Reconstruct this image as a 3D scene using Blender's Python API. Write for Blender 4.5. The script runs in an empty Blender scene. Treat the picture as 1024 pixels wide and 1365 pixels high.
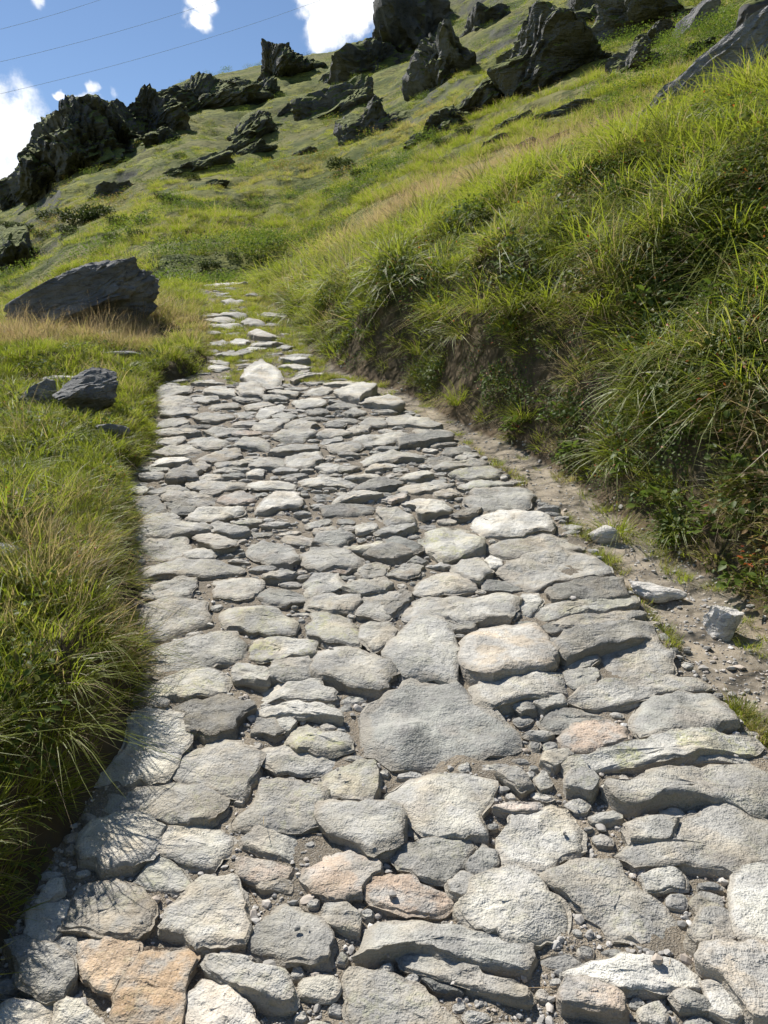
import bpy, bmesh, math, random
import numpy as np
from mathutils import Vector, Matrix, noise as mnoise
rng = np.random.default_rng(7); random.seed(7)
scene = bpy.context.scene
COL = scene.collection
R = math.radians

# ------------------------------------------------------------------ camera, sky, sun, exposure
FPX, PITCH, CAM_H, SLOPE = 1050.0, R(-10.4), 1.55, math.tan(R(12))
cam_data = bpy.data.cameras.new('camera'); cam = bpy.data.objects.new('camera', cam_data); COL.objects.link(cam)
cam.location = (0, 0, CAM_H); cam.rotation_euler = (R(90) + PITCH, 0, 0)
cam_data.sensor_fit = 'HORIZONTAL'; cam_data.sensor_width = 36; cam_data.lens = 36 * FPX / 1024
cam_data.clip_start = 0.05; cam_data.clip_end = 5000
scene.camera = cam

SUN_AZ, SUN_EL = R(-38), R(50)          # azimuth from +Y, negative is to the left
sd = Vector((math.sin(SUN_AZ) * math.cos(SUN_EL), math.cos(SUN_AZ) * math.cos(SUN_EL), math.sin(SUN_EL)))
sl = bpy.data.lights.new('sun', 'SUN'); sl.energy = 5.0; sl.angle = R(0.55); sl.color = (1.0, 0.955, 0.88)
sun = bpy.data.objects.new('sun', sl); COL.objects.link(sun)
sun.rotation_euler = (-sd).to_track_quat('-Z', 'Y').to_euler(); sun.location = (-30, 40, 60)
vs = scene.view_settings
vs.view_transform = 'Standard'; vs.look = 'None'; vs.gamma = 1; vs.exposure = 0.5; vs.use_curve_mapping = False
scene.render.engine = 'CYCLES'
cy = scene.cycles
cy.max_bounces = 4; cy.diffuse_bounces = 3; cy.glossy_bounces = 1; cy.transmission_bounces = 2; cy.transparent_max_bounces = 2
cy.use_adaptive_sampling = True; cy.adaptive_threshold = 0.035
cy.caustics_reflective = False; cy.caustics_refractive = False

def ray(px, py):
    a = (px - 512) / FPX; b = (682.5 - py) / FPX
    return np.array([a, math.cos(PITCH) - b * math.sin(PITCH), math.sin(PITCH) + b * math.cos(PITCH)])

class NT:
    """small node helper"""
    def __init__(self, tree): self.t = tree; self.n = tree.nodes; self.l = tree.links
    def add(self, typ, ins=None, **kw):
        n = self.n.new(typ)
        for k, v in kw.items(): setattr(n, k, v)
        for k, v in (ins or {}).items():
            if hasattr(v, 'is_linked') or isinstance(v, bpy.types.NodeSocket): self.l.new(v, n.inputs[k])
            else: n.inputs[k].default_value = v
        return n
    def math(self, op, a, b=0.0, c=0.0, clamp=False):
        n = self.add('ShaderNodeMath', {0: a, 1: b, 2: c}, operation=op); n.use_clamp = clamp; return n.outputs[0]
    def mix(self, f, a, b, blend='MIX'):
        n = self.n.new('ShaderNodeMix'); n.data_type = 'RGBA'; n.blend_type = blend
        for i, v in ((0, f), (6, a), (7, b)):
            if isinstance(v, bpy.types.NodeSocket): self.l.new(v, n.inputs[i])
            else: n.inputs[i].default_value = v if i == 0 else (tuple(v) + (1,))[:4]
        return n.outputs[2]
    def smooth(self, v, lo, hi, a=0.0, b=1.0):
        return self.add('ShaderNodeMapRange', {0: v, 1: lo, 2: hi, 3: a, 4: b}, interpolation_type='SMOOTHSTEP').outputs[0]
    def noise(self, vec, scale, detail=3, rough=.55, dist=0.0, w=None):
        ins = {'Scale': scale, 'Detail': detail, 'Roughness': rough, 'Distortion': dist}
        if vec is not None: ins['Vector'] = vec
        return self.add('ShaderNodeTexNoise', ins).outputs['Fac']

world = bpy.data.worlds.new('World'); scene.world = world; world.use_nodes = True; world.cycles.sampling_method = 'MANUAL'; world.cycles.sample_map_resolution = 256
w = NT(world.node_tree); w.n.clear()
sky = w.add('ShaderNodeTexSky', sky_type='NISHITA'); sky.sun_disc = False
sky.sun_elevation = SUN_EL; sky.sun_rotation = SUN_AZ; sky.altitude = 1800; sky.air_density = 1.0; sky.dust_density = 0.25; sky.ozone_density = 1.6
gd = w.add('ShaderNodeTexCoord').outputs['Generated']
hsv = w.add('ShaderNodeHueSaturation', {'Saturation': 1.04, 'Value': 1.0, 'Color': sky.outputs[0]}).outputs[0]
# small fair-weather cumulus all round the sky: (pixel-derived or plain directions, half-angle in degrees, weight)
clouds = [(ray(-15, 195), 5.6, 1), (ray(20, 230), 3.0, 1), (ray(5, 165), 2.6, 1), (ray(120, 146), 1.5, 1), (ray(125, 116), .6, .8), (ray(82, 117), .45, .8), (ray(104, 125), .45, .8),
          (ray(445, 12), 3.2, 1), (ray(430, 45), 1.8, 1), (ray(478, -10), 2.6, 1), (ray(262, 12), 1.1, .8), (ray(270, -18), 1.3, .9), (ray(45, 0), .6, .5), (ray(400, 20), .8, .55), (ray(155, 118), .6, .5)]
crng = random.Random(3)
for k in range(9):
    az, el = 45 + 30 * k + crng.uniform(-8, 8), crng.uniform(8, 45)
    d = np.array([math.sin(R(az)) * math.cos(R(el)), math.cos(R(az)) * math.cos(R(el)), math.sin(R(el))])
    clouds.append((d, crng.uniform(1.5, 6), 1))
acc = None
wob = w.add('ShaderNodeTexNoise', {'Vector': gd, 'Scale': 16.0, 'Detail': 4.0, 'Roughness': .6})
wv = w.add('ShaderNodeVectorMath', {0: wob.outputs['Color'], 1: (.5, .5, .5)}, operation='SUBTRACT').outputs[0]
wv = w.add('ShaderNodeVectorMath', {0: wv, 'Scale': .055}, operation='SCALE').outputs[0]
gd2 = w.add('ShaderNodeVectorMath', {0: gd, 1: wv}, operation='ADD').outputs[0]
for d, rad, wt in clouds:
    d = d / np.linalg.norm(d)
    dist = w.add('ShaderNodeVectorMath', {0: gd2, 1: tuple(d)}, operation='DISTANCE').outputs['Value']
    b = w.smooth(dist, R(rad) * 1.15, R(rad) * .25, 0, wt)
    acc = b if acc is None else w.math('MAXIMUM', acc, b)
n1 = w.noise(gd, 26, 6, .66)
cm = w.math('ADD', w.math('MULTIPLY', acc, 1.15), w.math('MULTIPLY', w.math('SUBTRACT', n1, .5), 2.3))
cm = w.math('MULTIPLY', w.smooth(cm, .22, 1.05), w.smooth(acc, .02, .7))
n2 = w.noise(gd, 40, 3, .6)
cc = w.mix(w.smooth(n2, .35, .65), (9.0, 9.3, 9.8), (12.5, 12.4, 12.2))
fin = w.mix(cm, hsv, cc)
bg = w.add('ShaderNodeBackground', {'Color': fin, 'Strength': .085})
w.l.new(bg.outputs[0], w.add('ShaderNodeOutputWorld').inputs[0])

# ------------------------------------------------------------------ numeric helpers
def _hash(ix, iy, seed):
    h = (ix.astype(np.int64) * 374761393 + iy.astype(np.int64) * 668265263 + seed * 974634777) & 0xffffffff
    h = ((h ^ (h >> 13)) * 1274126177) & 0xffffffff
    return (h ^ (h >> 16)) & 0xffffffff
def pn(x, y, seed=0):
    """2D gradient noise, about -0.7..0.7"""
    x = np.asarray(x, float); y = np.asarray(y, float)
    ix = np.floor(x); iy = np.floor(y); fx = x - ix; fy = y - iy
    u = fx * fx * fx * (fx * (fx * 6 - 15) + 10); v = fy * fy * fy * (fy * (fy * 6 - 15) + 10)
    def g(dx, dy):
        a = _hash(ix + dx, iy + dy, seed) * (2 * math.pi / 4294967296.0)
        return np.cos(a) * (fx - dx) + np.sin(a) * (fy - dy)
    return (g(0, 0) * (1 - u) + g(1, 0) * u) * (1 - v) + (g(0, 1) * (1 - u) + g(1, 1) * u) * v
def pn3(p, seed=0):
    """3D gradient noise on an (n,3) array"""
    i = np.floor(p); f = p - i; u = f * f * f * (f * (f * 6 - 15) + 10); out = 0
    for dx in (0, 1):
        for dy in (0, 1):
            for dz in (0, 1):
                h = _hash(i[:, 0] + dx + 57 * (i[:, 2] + dz), i[:, 1] + dy + 131 * (i[:, 2] + dz), seed)
                ph = (h & 0xffff) * (2 * math.pi / 65536); cz_ = ((h >> 16) & 0xffff) / 32768.0 - 1; sz = np.sqrt(np.maximum(0, 1 - cz_ * cz_))
                gdot = np.cos(ph) * sz * (f[:, 0] - dx) + np.sin(ph) * sz * (f[:, 1] - dy) + cz_ * (f[:, 2] - dz)
                out = out + gdot * (u[:, 0] if dx else 1 - u[:, 0]) * (u[:, 1] if dy else 1 - u[:, 1]) * (u[:, 2] if dz else 1 - u[:, 2])
    return out
def sm(t, a=0.0, b=1.0):
    t = np.clip((t - a) / (b - a), 0, 1); return t * t * (3 - 2 * t)
def softmin(a, b, k):
    h = np.clip(.5 + .5 * (b - a) / k, 0, 1); return b * (1 - h) + a * h - k * h * (1 - h)

def on_plane(px, py, wz=0.0):
    d = ray(px, py); t = (CAM_H - wz) / (SLOPE * d[1] - d[2]); return d[0] * t, d[1] * t
# edges of the paving, as x over y (metres)
EL = np.array([(-.70, -6), (-.80, -1), (-.84, 1.34), (-.83, 1.5), (-.79, 1.9), (-.77, 2.18), (-.84, 2.59), (-.94, 2.9), (-1.23, 3.75), (-1.40, 4.26), (-1.46, 4.9), (-1.80, 6.35), (-1.84, 6.65), (-1.62, 7.0), (-1.66, 7.61), (-2.28, 10.4), (-3.23, 14.25), (-5.2, 22)])
ER = np.array([(1.3, -6), (1.2, 0), (1.14, 1.92), (1.11, 2.16), (1.08, 2.38), (1.03, 2.64), (1.01, 3.01), (.91, 3.71), (.80, 4.2), (.66, 4.62), (.44, 5.25), (.16, 5.87), (-.05, 6.4), (-.54, 6.98), (-.83, 7.97), (-1.42, 10.4), (-1.89, 12.24), (-2.38, 14.25), (-4.2, 22)])
EF = np.array([(1.6, -6), (1.6, 0), (1.50, 1.85), (1.48, 2.31), (1.42, 2.74), (1.40, 3.17), (1.32, 3.38), (1.23, 3.75), (1.14, 4.09), (1.02, 4.6), (.70, 5.3), (.54, 5.67), (.28, 6.2), (.08, 6.6), (-.40, 7.2), (-.75, 8.0), (-1.38, 10.4), (-1.85, 12.24), (-2.3, 14.25), (-4.1, 22)])
def xl(y): return np.interp(y, EL[:, 1], EL[:, 0]) + .03 * pn(y * 2.3, y * 0 + .5, 5)
def xr(y): return np.interp(y, ER[:, 1], ER[:, 0])
def xf(y): return np.interp(y, EF[:, 1], EF[:, 0]) + .07 * pn(y * 1.9, y * 0 + 3.5, 6)

def sky_table(pts):
    d = [ray(*q) for q in pts]
    return np.array([math.atan2(v[0], v[1]) for v in d]), np.array([v[2] / math.hypot(v[0], v[1]) for v in d])
CA, CT = sky_table([(-900, 640), (-300, 480), (0, 422), (60, 410), (120, 395), (200, 372), (240, 368), (270, 371), (340, 370), (400, 356), (420, 348), (480, 314), (560, 272), (700, 220), (860, 170), (1024, 105), (1250, 30), (1700, -30)])
SA, ST = sky_table([(-1500, 430), (-400, 380), (-120, 310), (0, 270), (20, 257), (45, 238), (66, 212), (76, 190), (95, 176), (150, 157), (200, 130), (250, 108), (300, 99), (350, 87), (380, 76), (400, 75), (450, 68), (470, 56), (495, 52), (520, 42), (545, 30), (565, 12), (600, -28), (800, -150), (1024, -240), (1400, -300), (2400, -300)])
def near_z(x, y):
    zp = SLOPE * y
    L, Rr, Fo = xl(y), xr(y), xf(y)
    tl, tr = L - x, x - Fo
    Hc = np.interp(y, [-5, 1.5, 2.6, 3.6, 4.6, 6, 7.4, 9, 12, 20], [.45, .45, .50, .62, .85, .95, .62, .25, .12, .1])
    wc = np.interp(y, [0, 2.5, 4, 6, 8], [.50, .45, .38, .40, .5]) * (1 + .5 * pn(x * 1.1, y * 1.1, 11))
    lump = pn(x * .8, y * .8, 1) * .16 + pn(x * 1.9, y * 1.9, 2) * .09 + pn(x * 4.3, y * 4.3, 3) * .045
    lipn = 1 + .45 * pn(y * 1.3, x * .5, 12)
    Br = Hc * lipn * sm(tr, -.02, wc) + .60 * np.maximum(0, tr - .12) + lump * sm(tr, .05, .8)
    Hl = np.interp(y, [-5, 1.2, 2, 3, 4, 5, 6.5, 8, 15], [.30, .34, .36, .26, .20, .16, .14, .12, .08])
    Bl = Hl * sm(tl, -.02, .16 + .06 * pn(y * 2, x, 8)) + .045 * np.maximum(0, tl - .2) - .02 * np.maximum(0, tl - 2.5) ** 1.3 + (lump * .9) * sm(tl, .05, .7)
    B = np.where(tr > -.05, Br, 0) + np.where(tl > -.05, Bl, 0)
    inside = np.minimum(x - L, Rr - x)
    B = B - .085 * sm(inside, .0, .10) - .02 * sm(np.minimum(x - L, Fo - x), -.03, .08)
    B = B + np.where((tr < .05) & (x > Rr), 1, 0) * pn(x * 7, y * 7, 9) * .02
    return zp + B
def far_z(r, az, x, y):
    ec = np.interp(az, CA, CT); es = np.interp(az, SA, ST)
    T0 = ec - .035
    Rm = np.interp(az, [-.6, -.42, 0, .4], [230, 260, 330, 360])
    t = np.clip(np.log(np.maximum(r, 20) / 20) / np.log(Rm / 20), 0, 1)
    tt = t ** .85
    T = T0 + (es - T0) * tt
    z = CAM_H + r * T - np.maximum(0, r - Rm) * .9
    # sun-facing benches and gullies running up to the right
    n = 0
    for wl, am, sd_ in ((70, .06, 21), (31, .09, 22), (14, .10, 23), (6.5, .13, 24), (3.0, .13, 25), (1.4, .11, 26)):
        a = wl * am * sm(r, wl * 1.1, wl * 4.5)
        q = pn((x * .9 + y * .35) / wl, (y * .9 - x * .35) / wl, sd_)
        n = n + a * (q if wl > 40 else (q + .35 - 1.2 * np.abs(q)))
    return z + n * (1 - .6 * sm(t, .9, 1.0))
def terr(x, y):
    x = np.asarray(x, float); y = np.asarray(y, float)
    r = np.hypot(x, y); az = np.arctan2(x, y)
    ec = np.interp(az, CA, CT)
    cone = CAM_H + r * ec - .10 - .05 * np.maximum(0, r - 13) + .05 * pn(x * .9, y * .9, 14)
    nz = near_z(x, y)
    nz = np.where(r > 4, softmin(nz, cone, .30), nz)
    b = sm(r, 17, 27)
    out = nz * (1 - b)
    return out + np.where(b > 0, b * far_z(np.maximum(r, 1), az, x, y), 0)
RS = np.exp(np.linspace(math.log(1.1), math.log(380), 1500))
def hit(px, py):
    """where the line of sight through a photo pixel meets the ground"""
    d = ray(px, py); d = d / math.hypot(d[0], d[1])
    z = terr(d[0] * RS, d[1] * RS); below = z >= CAM_H + d[2] * RS
    i = int(np.argmax(below)) if below.any() else len(RS) - 1
    return Vector((d[0] * RS[i], d[1] * RS[i], float(z[i])))

# ------------------------------------------------------------------ mesh helpers
def mesh_np(name, verts, quads=None, tris=None, smooth=True):
    me = bpy.data.meshes.new(name)
    nq = 0 if quads is None else len(quads); nt = 0 if tris is None else len(tris)
    me.vertices.add(len(verts)); me.vertices.foreach_set('co', np.asarray(verts, np.float32).ravel())
    loops = np.concatenate([a.ravel() for a in (quads, tris) if a is not None and len(a)]).astype(np.int32) if nq + nt else np.zeros(0, np.int32)
    me.loops.add(len(loops)); me.polygons.add(nq + nt)
    me.loops.foreach_set('vertex_index', loops)
    st = np.concatenate([np.arange(nq) * 4, nq * 4 + np.arange(nt) * 3]).astype(np.int32)
    me.polygons.foreach_set('loop_start', st)
    me.polygons.foreach_set('use_smooth', np.full(nq + nt, smooth))
    me.update(calc_edges=True); me.validate()
    return me
def grid_faces(nu, nv):
    i = np.arange(nu * nv).reshape(nu, nv)
    return np.stack([i[:-1, :-1], i[1:, :-1], i[1:, 1:], i[:-1, 1:]], -1).reshape(-1, 4)
def fattr(me, name, vals): a = me.attributes.new(name, 'FLOAT', 'POINT'); a.data.foreach_set('value', np.asarray(vals, np.float32).ravel())
def link(name, data, parent=None, mat=None, label=None, cat=None, group=None, kind=None):
    o = bpy.data.objects.new(name, data); COL.objects.link(o)
    if mat and data: data.materials.clear(); data.materials.append(mat)
    if parent: o.parent = parent
    for k, v in (('label', label), ('category', cat), ('group', group), ('kind', kind)):
        if v: o[k] = v
    return o

# ------------------------------------------------------------------ materials
def new_mat(name):
    m = bpy.data.materials.new(name); m.use_nodes = True
    t = NT(m.node_tree); t.n.clear()
    return m, t
def finish(t, color, rough=.9, bump=None, bstr=.5, bdist=.01, spec=.25):
    ins = {'Base Color': color, 'Roughness': rough, 'Specular IOR Level': spec}
    if bump is not None: ins['Normal'] = t.add('ShaderNodeBump', {'Strength': bstr, 'Distance': bdist, 'Height': bump}).outputs[0]
    p = t.add('ShaderNodeBsdfPrincipled', ins)
    t.l.new(p.outputs[0], t.add('ShaderNodeOutputMaterial').inputs[0])

def stone_material(name, island):
    m, t = new_mat(name)
    pos = t.add('ShaderNodeNewGeometry').outputs['Position']
    if island:
        rnd = t.add('ShaderNodeNewGeometry').outputs['Random Per Island']
        cr = t.add('ShaderNodeValToRGB', {'Fac': rnd}).outputs[0]; e = cr.node.color_ramp
        e.elements[0].color = (.25, .25, .24, 1); e.elements[1].color = (.52, .50, .46, 1)
        for p_, c_ in ((.3, (.34, .34, .325, 1)), (.6, (.43, .42, .40, 1)), (.8, (.38, .345, .30, 1))): e.elements.new(p_).color = c_
        base, lich = cr, .25
    else:
        oi = t.add('ShaderNodeObjectInfo'); base = oi.outputs['Color']; lich = oi.outputs['Alpha']; rnd = oi.outputs['Random']
    sh = t.add('ShaderNodeVectorMath', {0: pos, 1: t.add('ShaderNodeCombineXYZ', {0: t.math('MULTIPLY', rnd, 37.0), 1: t.math('MULTIPLY', rnd, 91.0), 2: 0.0}).outputs[0]}, operation='ADD').outputs[0]
    # schist foliation: streaks drawn out along a direction of each stone's own
    rot = t.add('ShaderNodeVectorRotate', {'Vector': sh, 'Axis': (.1, .1, 1), 'Angle': t.math('MULTIPLY_ADD', rnd, 1.3, -.45)}).outputs[0]
    st = t.add('ShaderNodeMapping', {'Vector': rot, 'Scale': (10, 30, 60)}).outputs[0]
    fol = t.noise(st, 1.0, 3, .65, .6)
    big = t.noise(sh, 9, 2, .6); mid = t.noise(sh, 38, 3, .68); fine = t.noise(sh, 190, 1.5, .7)
    gr = t.add('ShaderNodeRGBToBW', {0: base}).outputs[0]; grc = t.mix(1.0, t.add('ShaderNodeCombineColor', {0: gr, 1: gr, 2: gr}).outputs[0], (1.0, .99, .95), 'MULTIPLY')
    base = t.mix(t.math('MULTIPLY', t.smooth(t.noise(sh, 11, 3, .65), .40, .60), .85), base, grc)
    c = t.mix(1.0, base, t.mix(t.smooth(big, .28, .72), (.68, .67, .65), (1.14, 1.12, 1.07)), 'MULTIPLY')
    c = t.mix(t.math('MULTIPLY', t.smooth(fol, .54, .72), .30), c, t.mix(1.0, c, (.52, .53, .54), 'MULTIPLY'))
    c = t.mix(t.math('MULTIPLY', t.smooth(fol, .44, .28), .16), c, t.mix(1.0, c, (1.35, 1.34, 1.30), 'MULTIPLY'))
    c = t.mix(t.math('MULTIPLY', t.smooth(mid, .56, .70), .5), c, t.mix(1.0, c, (.50, .50, .49), 'MULTIPLY'))
    c = t.mix(t.math('MULTIPLY', t.smooth(fine, .58, .70), .35), c, (.52, .51, .48))
    c = t.mix(t.math('MULTIPLY', t.smooth(fine, .44, .34), .4), c, t.mix(1.0, c, (.4, .4, .4), 'MULTIPLY'))
    rust = t.noise(sh, 5, 3, .65); c = t.mix(t.math('MULTIPLY', t.smooth(rust, .50, .68), .32), c, t.mix(1.0, c, (1.12, .93, .70), 'MULTIPLY'))
    # lichen
    ln = t.noise(sh, 13, 3, .7); ln2 = t.noise(sh, 70, 1, .6)
    lm = t.math('MULTIPLY', t.math('MULTIPLY', t.smooth(ln, .50, .62), t.smooth(ln2, .40, .58)), lich)
    c = t.mix(t.math('MULTIPLY', lm, .6), c, (.40, .40, .20))
    # trodden-in dust at the rim
    ed = t.add('ShaderNodeAttribute', attribute_name='rim').outputs['Fac']
    dm = t.math('MULTIPLY', t.smooth(t.math('ADD', ed, t.math('MULTIPLY', t.math('SUBTRACT', big, .5), 1.6)), .62, .95), .55)
    c = t.mix(dm, c, (.27, .235, .185))
    wav = t.math('ADD', t.math('MULTIPLY', fol, .55), t.math('ADD', t.math('MULTIPLY', mid, .9), t.math('MULTIPLY', fine, .30)))
    finish(t, c, .82, wav, .9, .012, .3)
    return m
M_STONE = stone_material('schist_stone', False)
M_FRAG = stone_material('schist_fragment', True)
M_PEBBLE, t = new_mat('grit')
cr = t.add('ShaderNodeValToRGB', {'Fac': t.add('ShaderNodeObjectInfo').outputs['Random']}).outputs[0]; e = cr.node.color_ramp
e.elements[0].color = (.24, .235, .22, 1); e.elements[1].color = (.66, .64, .60, 1)
for p_, c_ in ((.35, (.36, .34, .31, 1)), (.65, (.46, .44, .41, 1)), (.85, (.42, .36, .30, 1))): e.elements.new(p_).color = c_
finish(t, cr, .9)

def soil_color(t, pos):
    a = t.noise(pos, 6, 3, .6); b = t.noise(pos, 60, 3, .7); g = t.noise(pos, 230, 1, .6)
    c = t.mix(t.smooth(a, .3, .7), (.185, .16, .125), (.29, .245, .185))
    c = t.mix(t.math('MULTIPLY', t.smooth(b, .55, .7), .6), c, (.12, .105, .085))
    c = t.mix(t.math('MULTIPLY', t.smooth(g, .55, .66), .5), c, (.40, .38, .34))
    return c, t.math('ADD', t.math('MULTIPLY', b, .6), t.math('MULTIPLY', g, .5))
M_SOIL, t = new_mat('path_soil')
c, h = soil_color(t, t.add('ShaderNodeNewGeometry').outputs['Position']); finish(t, c, .95, h, 1.0, .012, .15)

M_GROUND, t = new_mat('hill_ground')
geo = t.add('ShaderNodeNewGeometry'); pos = geo.outputs['Position']
sc_, sh_ = soil_color(t, pos)
dist = t.add('ShaderNodeVectorMath', {0: pos}, operation='LENGTH').outputs['Value']
n_big = t.noise(pos, .035, 4, .6); n_mid = t.noise(pos, .16, 4, .65); n_sm = t.noise(pos, .9, 4, .7); n_fi = t.noise(pos, 9, 2, .7)
g = t.mix(t.smooth(n_mid, .38, .62), (.075, .095, .024), (.20, .205, .045))
g = t.mix(t.math('MULTIPLY', t.smooth(n_big, .46, .62), .8), g, (.185, .17, .068))
g = t.mix(t.math('MULTIPLY', t.smooth(n_sm, .50, .62), .85), g, (.05, .065, .02))
g = t.mix(t.math('MULTIPLY', t.smooth(n_fi, .55, .7), .5), g, (.06, .075, .022))
soil_a = t.add('ShaderNodeAttribute', attribute_name='soil').outputs['Fac']
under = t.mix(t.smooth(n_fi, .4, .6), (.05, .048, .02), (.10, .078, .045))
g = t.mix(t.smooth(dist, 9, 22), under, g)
nz = t.add('ShaderNodeSeparateXYZ', {0: geo.outputs['Normal']}).outputs[2]
rk = t.mix(t.smooth(n_sm, .35, .7), (.06, .062, .05), (.15, .15, .125))
rockm = t.math('MULTIPLY', t.smooth(t.math('ADD', nz, t.math('MULTIPLY', t.math('SUBTRACT', n_sm, .5), .5)), .80, .66), t.smooth(dist, 30, 70))
g = t.mix(rockm, g, rk)
g = t.mix(soil_a, g, t.mix(t.smooth(nz, .97, .80), sc_, (.105, .078, .05)))
bh = t.math('ADD', t.math('MULTIPLY', n_sm, 1.2), t.math('MULTIPLY', n_fi, .12))
finish(t, g, .95, bh, .9, .35, .1)

def rock_material(name, dark, light, mossy, scale=1.0):
    m, t = new_mat(name)
    tc = t.add('ShaderNodeNewGeometry'); pos = tc.outputs['Position']
    st = t.add('ShaderNodeMapping', {'Vector': pos, 'Rotation': (R(25), R(-38), R(20)), 'Scale': (1.2, 5, 7)}).outputs[0]
    fol = t.noise(st, scale, 4, .7); big = t.noise(pos, .8 * scale, 3, .6); mid = t.noise(pos, 5 * scale, 4, .72); fi = t.noise(pos, 26 * scale, 2, .7)
    c = t.mix(t.smooth(big, .3, .7), dark, light)
    c = t.mix(t.math('MULTIPLY', t.smooth(fol, .5, .66), .7), c, t.mix(1.0, c, (.4, .4, .41), 'MULTIPLY'))
    c = t.mix(t.math('MULTIPLY', t.smooth(mid, .55, .7), .5), c, t.mix(1.0, c, (1.6, 1.58, 1.5), 'MULTIPLY'))
    c = t.mix(t.math('MULTIPLY', t.smooth(fi, .55, .68), .45), c, t.mix(1.0, c, (.5, .5, .5), 'MULTIPLY'))
    if mossy:
        nz = t.add('ShaderNodeSeparateXYZ', {0: tc.outputs['Normal']}).outputs[2]
        gm = t.smooth(t.math('ADD', nz, t.math('MULTIPLY', t.math('SUBTRACT', mid, .5), .9)), mossy, mossy + .16)
        gc = t.mix(t.smooth(fi, .4, .6), (.085, .105, .026), (.15, .165, .045))
        c = t.mix(gm, c, gc)
    hh = t.math('ADD', t.math('MULTIPLY', fol, 1.0), t.math('ADD', t.math('MULTIPLY', mid, .5), t.math('MULTIPLY', fi, .15)))
    finish(t, c, .9, hh, 1.0, .12 / scale, .2)
    return m
M_CRAG = rock_material('crag_rock', (.065, .066, .064), (.16, .156, .148), .36, .16)
M_BOULDER = rock_material('boulder_rock', (.15, .15, .146), (.29, .285, .27), 0, 3.0)
M_OUTCROP = rock_material('outcrop_rock', (.15, .148, .145), (.30, .29, .28), 0, 1.6)
M_PALE = rock_material('pale_rock', (.48, .46, .42), (.66, .63, .58), 0, 6.0)

def leaf_material(name, a, b, dry, trans=.5, gloss=.35):
    """blades: diffuse + light shining through + a waxy highlight; 'tint' on each tuft runs from lush to dry"""
    m, t = new_mat(name)
    pos = t.add('ShaderNodeNewGeometry').outputs['Position']
    n = t.math('MULTIPLY_ADD', t.noise(pos, .06, 4, .6), .6, t.math('MULTIPLY', t.noise(pos, .55, 4, .6), .4)); isl = t.add('ShaderNodeNewGeometry').outputs['Random Per Island']
    tint = t.add('ShaderNodeAttribute', attribute_name='tint', attribute_type='INSTANCER').outputs['Fac']
    c = t.mix(t.math('ADD', t.math('MULTIPLY', t.smooth(n, .3, .7), .6), t.math('MULTIPLY', isl, .4)), a, b)
    dr = t.smooth(t.math('ADD', tint, t.math('MULTIPLY', isl, .45)), .52, .95)
    c = t.mix(dr, c, dry)
    d = t.add('ShaderNodeBsdfDiffuse', {'Color': c}); tr = t.add('ShaderNodeBsdfTranslucent', {'Color': t.mix(1.0, c, (1.45, 1.5, 1.1), 'MULTIPLY')})
    mx = t.add('ShaderNodeMixShader', {0: trans, 1: d.outputs[0], 2: tr.outputs[0]})
    gl = t.add('ShaderNodeBsdfGlossy', {'Color': (1, 1, 1, 1), 'Roughness': .48})
    m2 = t.add('ShaderNodeMixShader', {0: .07 * gloss, 1: mx.outputs[0], 2: gl.outputs[0]})
    t.l.new(m2.outputs[0], t.add('ShaderNodeOutputMaterial').inputs[0])
    return m
M_GRASS = leaf_material('grass_blade', (.145, .182, .018), (.265, .290, .036), (.34, .27, .14), .55)
M_HERB = leaf_material('herb_leaf', (.06, .10, .02), (.13, .175, .03), (.24, .15, .06), .45, .2)
M_DRY = leaf_material('dry_straw', (.34, .27, .15), (.42, .31, .19), (.42, .30, .20), .45, .3)
M_SHRUB = leaf_material('shrub_leaf', (.028, .045, .014), (.06, .08, .024), (.09, .07, .03), .3, .4)
M_RED = leaf_material('red_leaf', (.34, .06, .02), (.42, .14, .03), (.3, .1, .04), .4, .4)
M_STEM, t = new_mat('woody_stem'); finish(t, (.10, .07, .045, 1), .9)
M_CABLE, t = new_mat('cable_metal'); finish(t, (.62, .64, .66, 1), .5)

# ------------------------------------------------------------------ ground sheet (polar grid, fine where the photo looks)
fine = np.linspace(R(-37), R(37), 640)
az = np.concatenate([np.linspace(R(-180), R(-38), 60)[:-1], fine, np.linspace(R(38), R(180), 60)])
rr = np.concatenate([[.02, .3, .6], np.exp(np.linspace(math.log(.8), math.log(420), 640)), [470, 700, 1500]])
A, RR = np.meshgrid(az, rr, indexing='ij')
X, Y = RR * np.sin(A), RR * np.cos(A)
Zg = terr(X, Y)
Zg = np.where(RR > 440, np.minimum(Zg, -20), Zg)
me = mesh_np('hillside', np.stack([X, Y, Zg], -1).reshape(-1, 3), grid_faces(len(az), len(rr)))
soil = sm(np.minimum(X - xl(Y) + .03, xf(Y) - X + .05), -.06, .06) * (RR < 17)
steep = np.maximum(sm(X - xf(Y), -.1, .0) * sm(xf(Y) + .28 - X, 0, .15), sm(xl(Y) - X, -.1, 0) * sm(X - xl(Y) + .22, 0, .1)) * (RR < 9) * .6
soil = np.maximum(soil, steep)
fattr(me, 'soil', soil)
HILL = link('hillside', me, None, M_GROUND, kind='structure')

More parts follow.
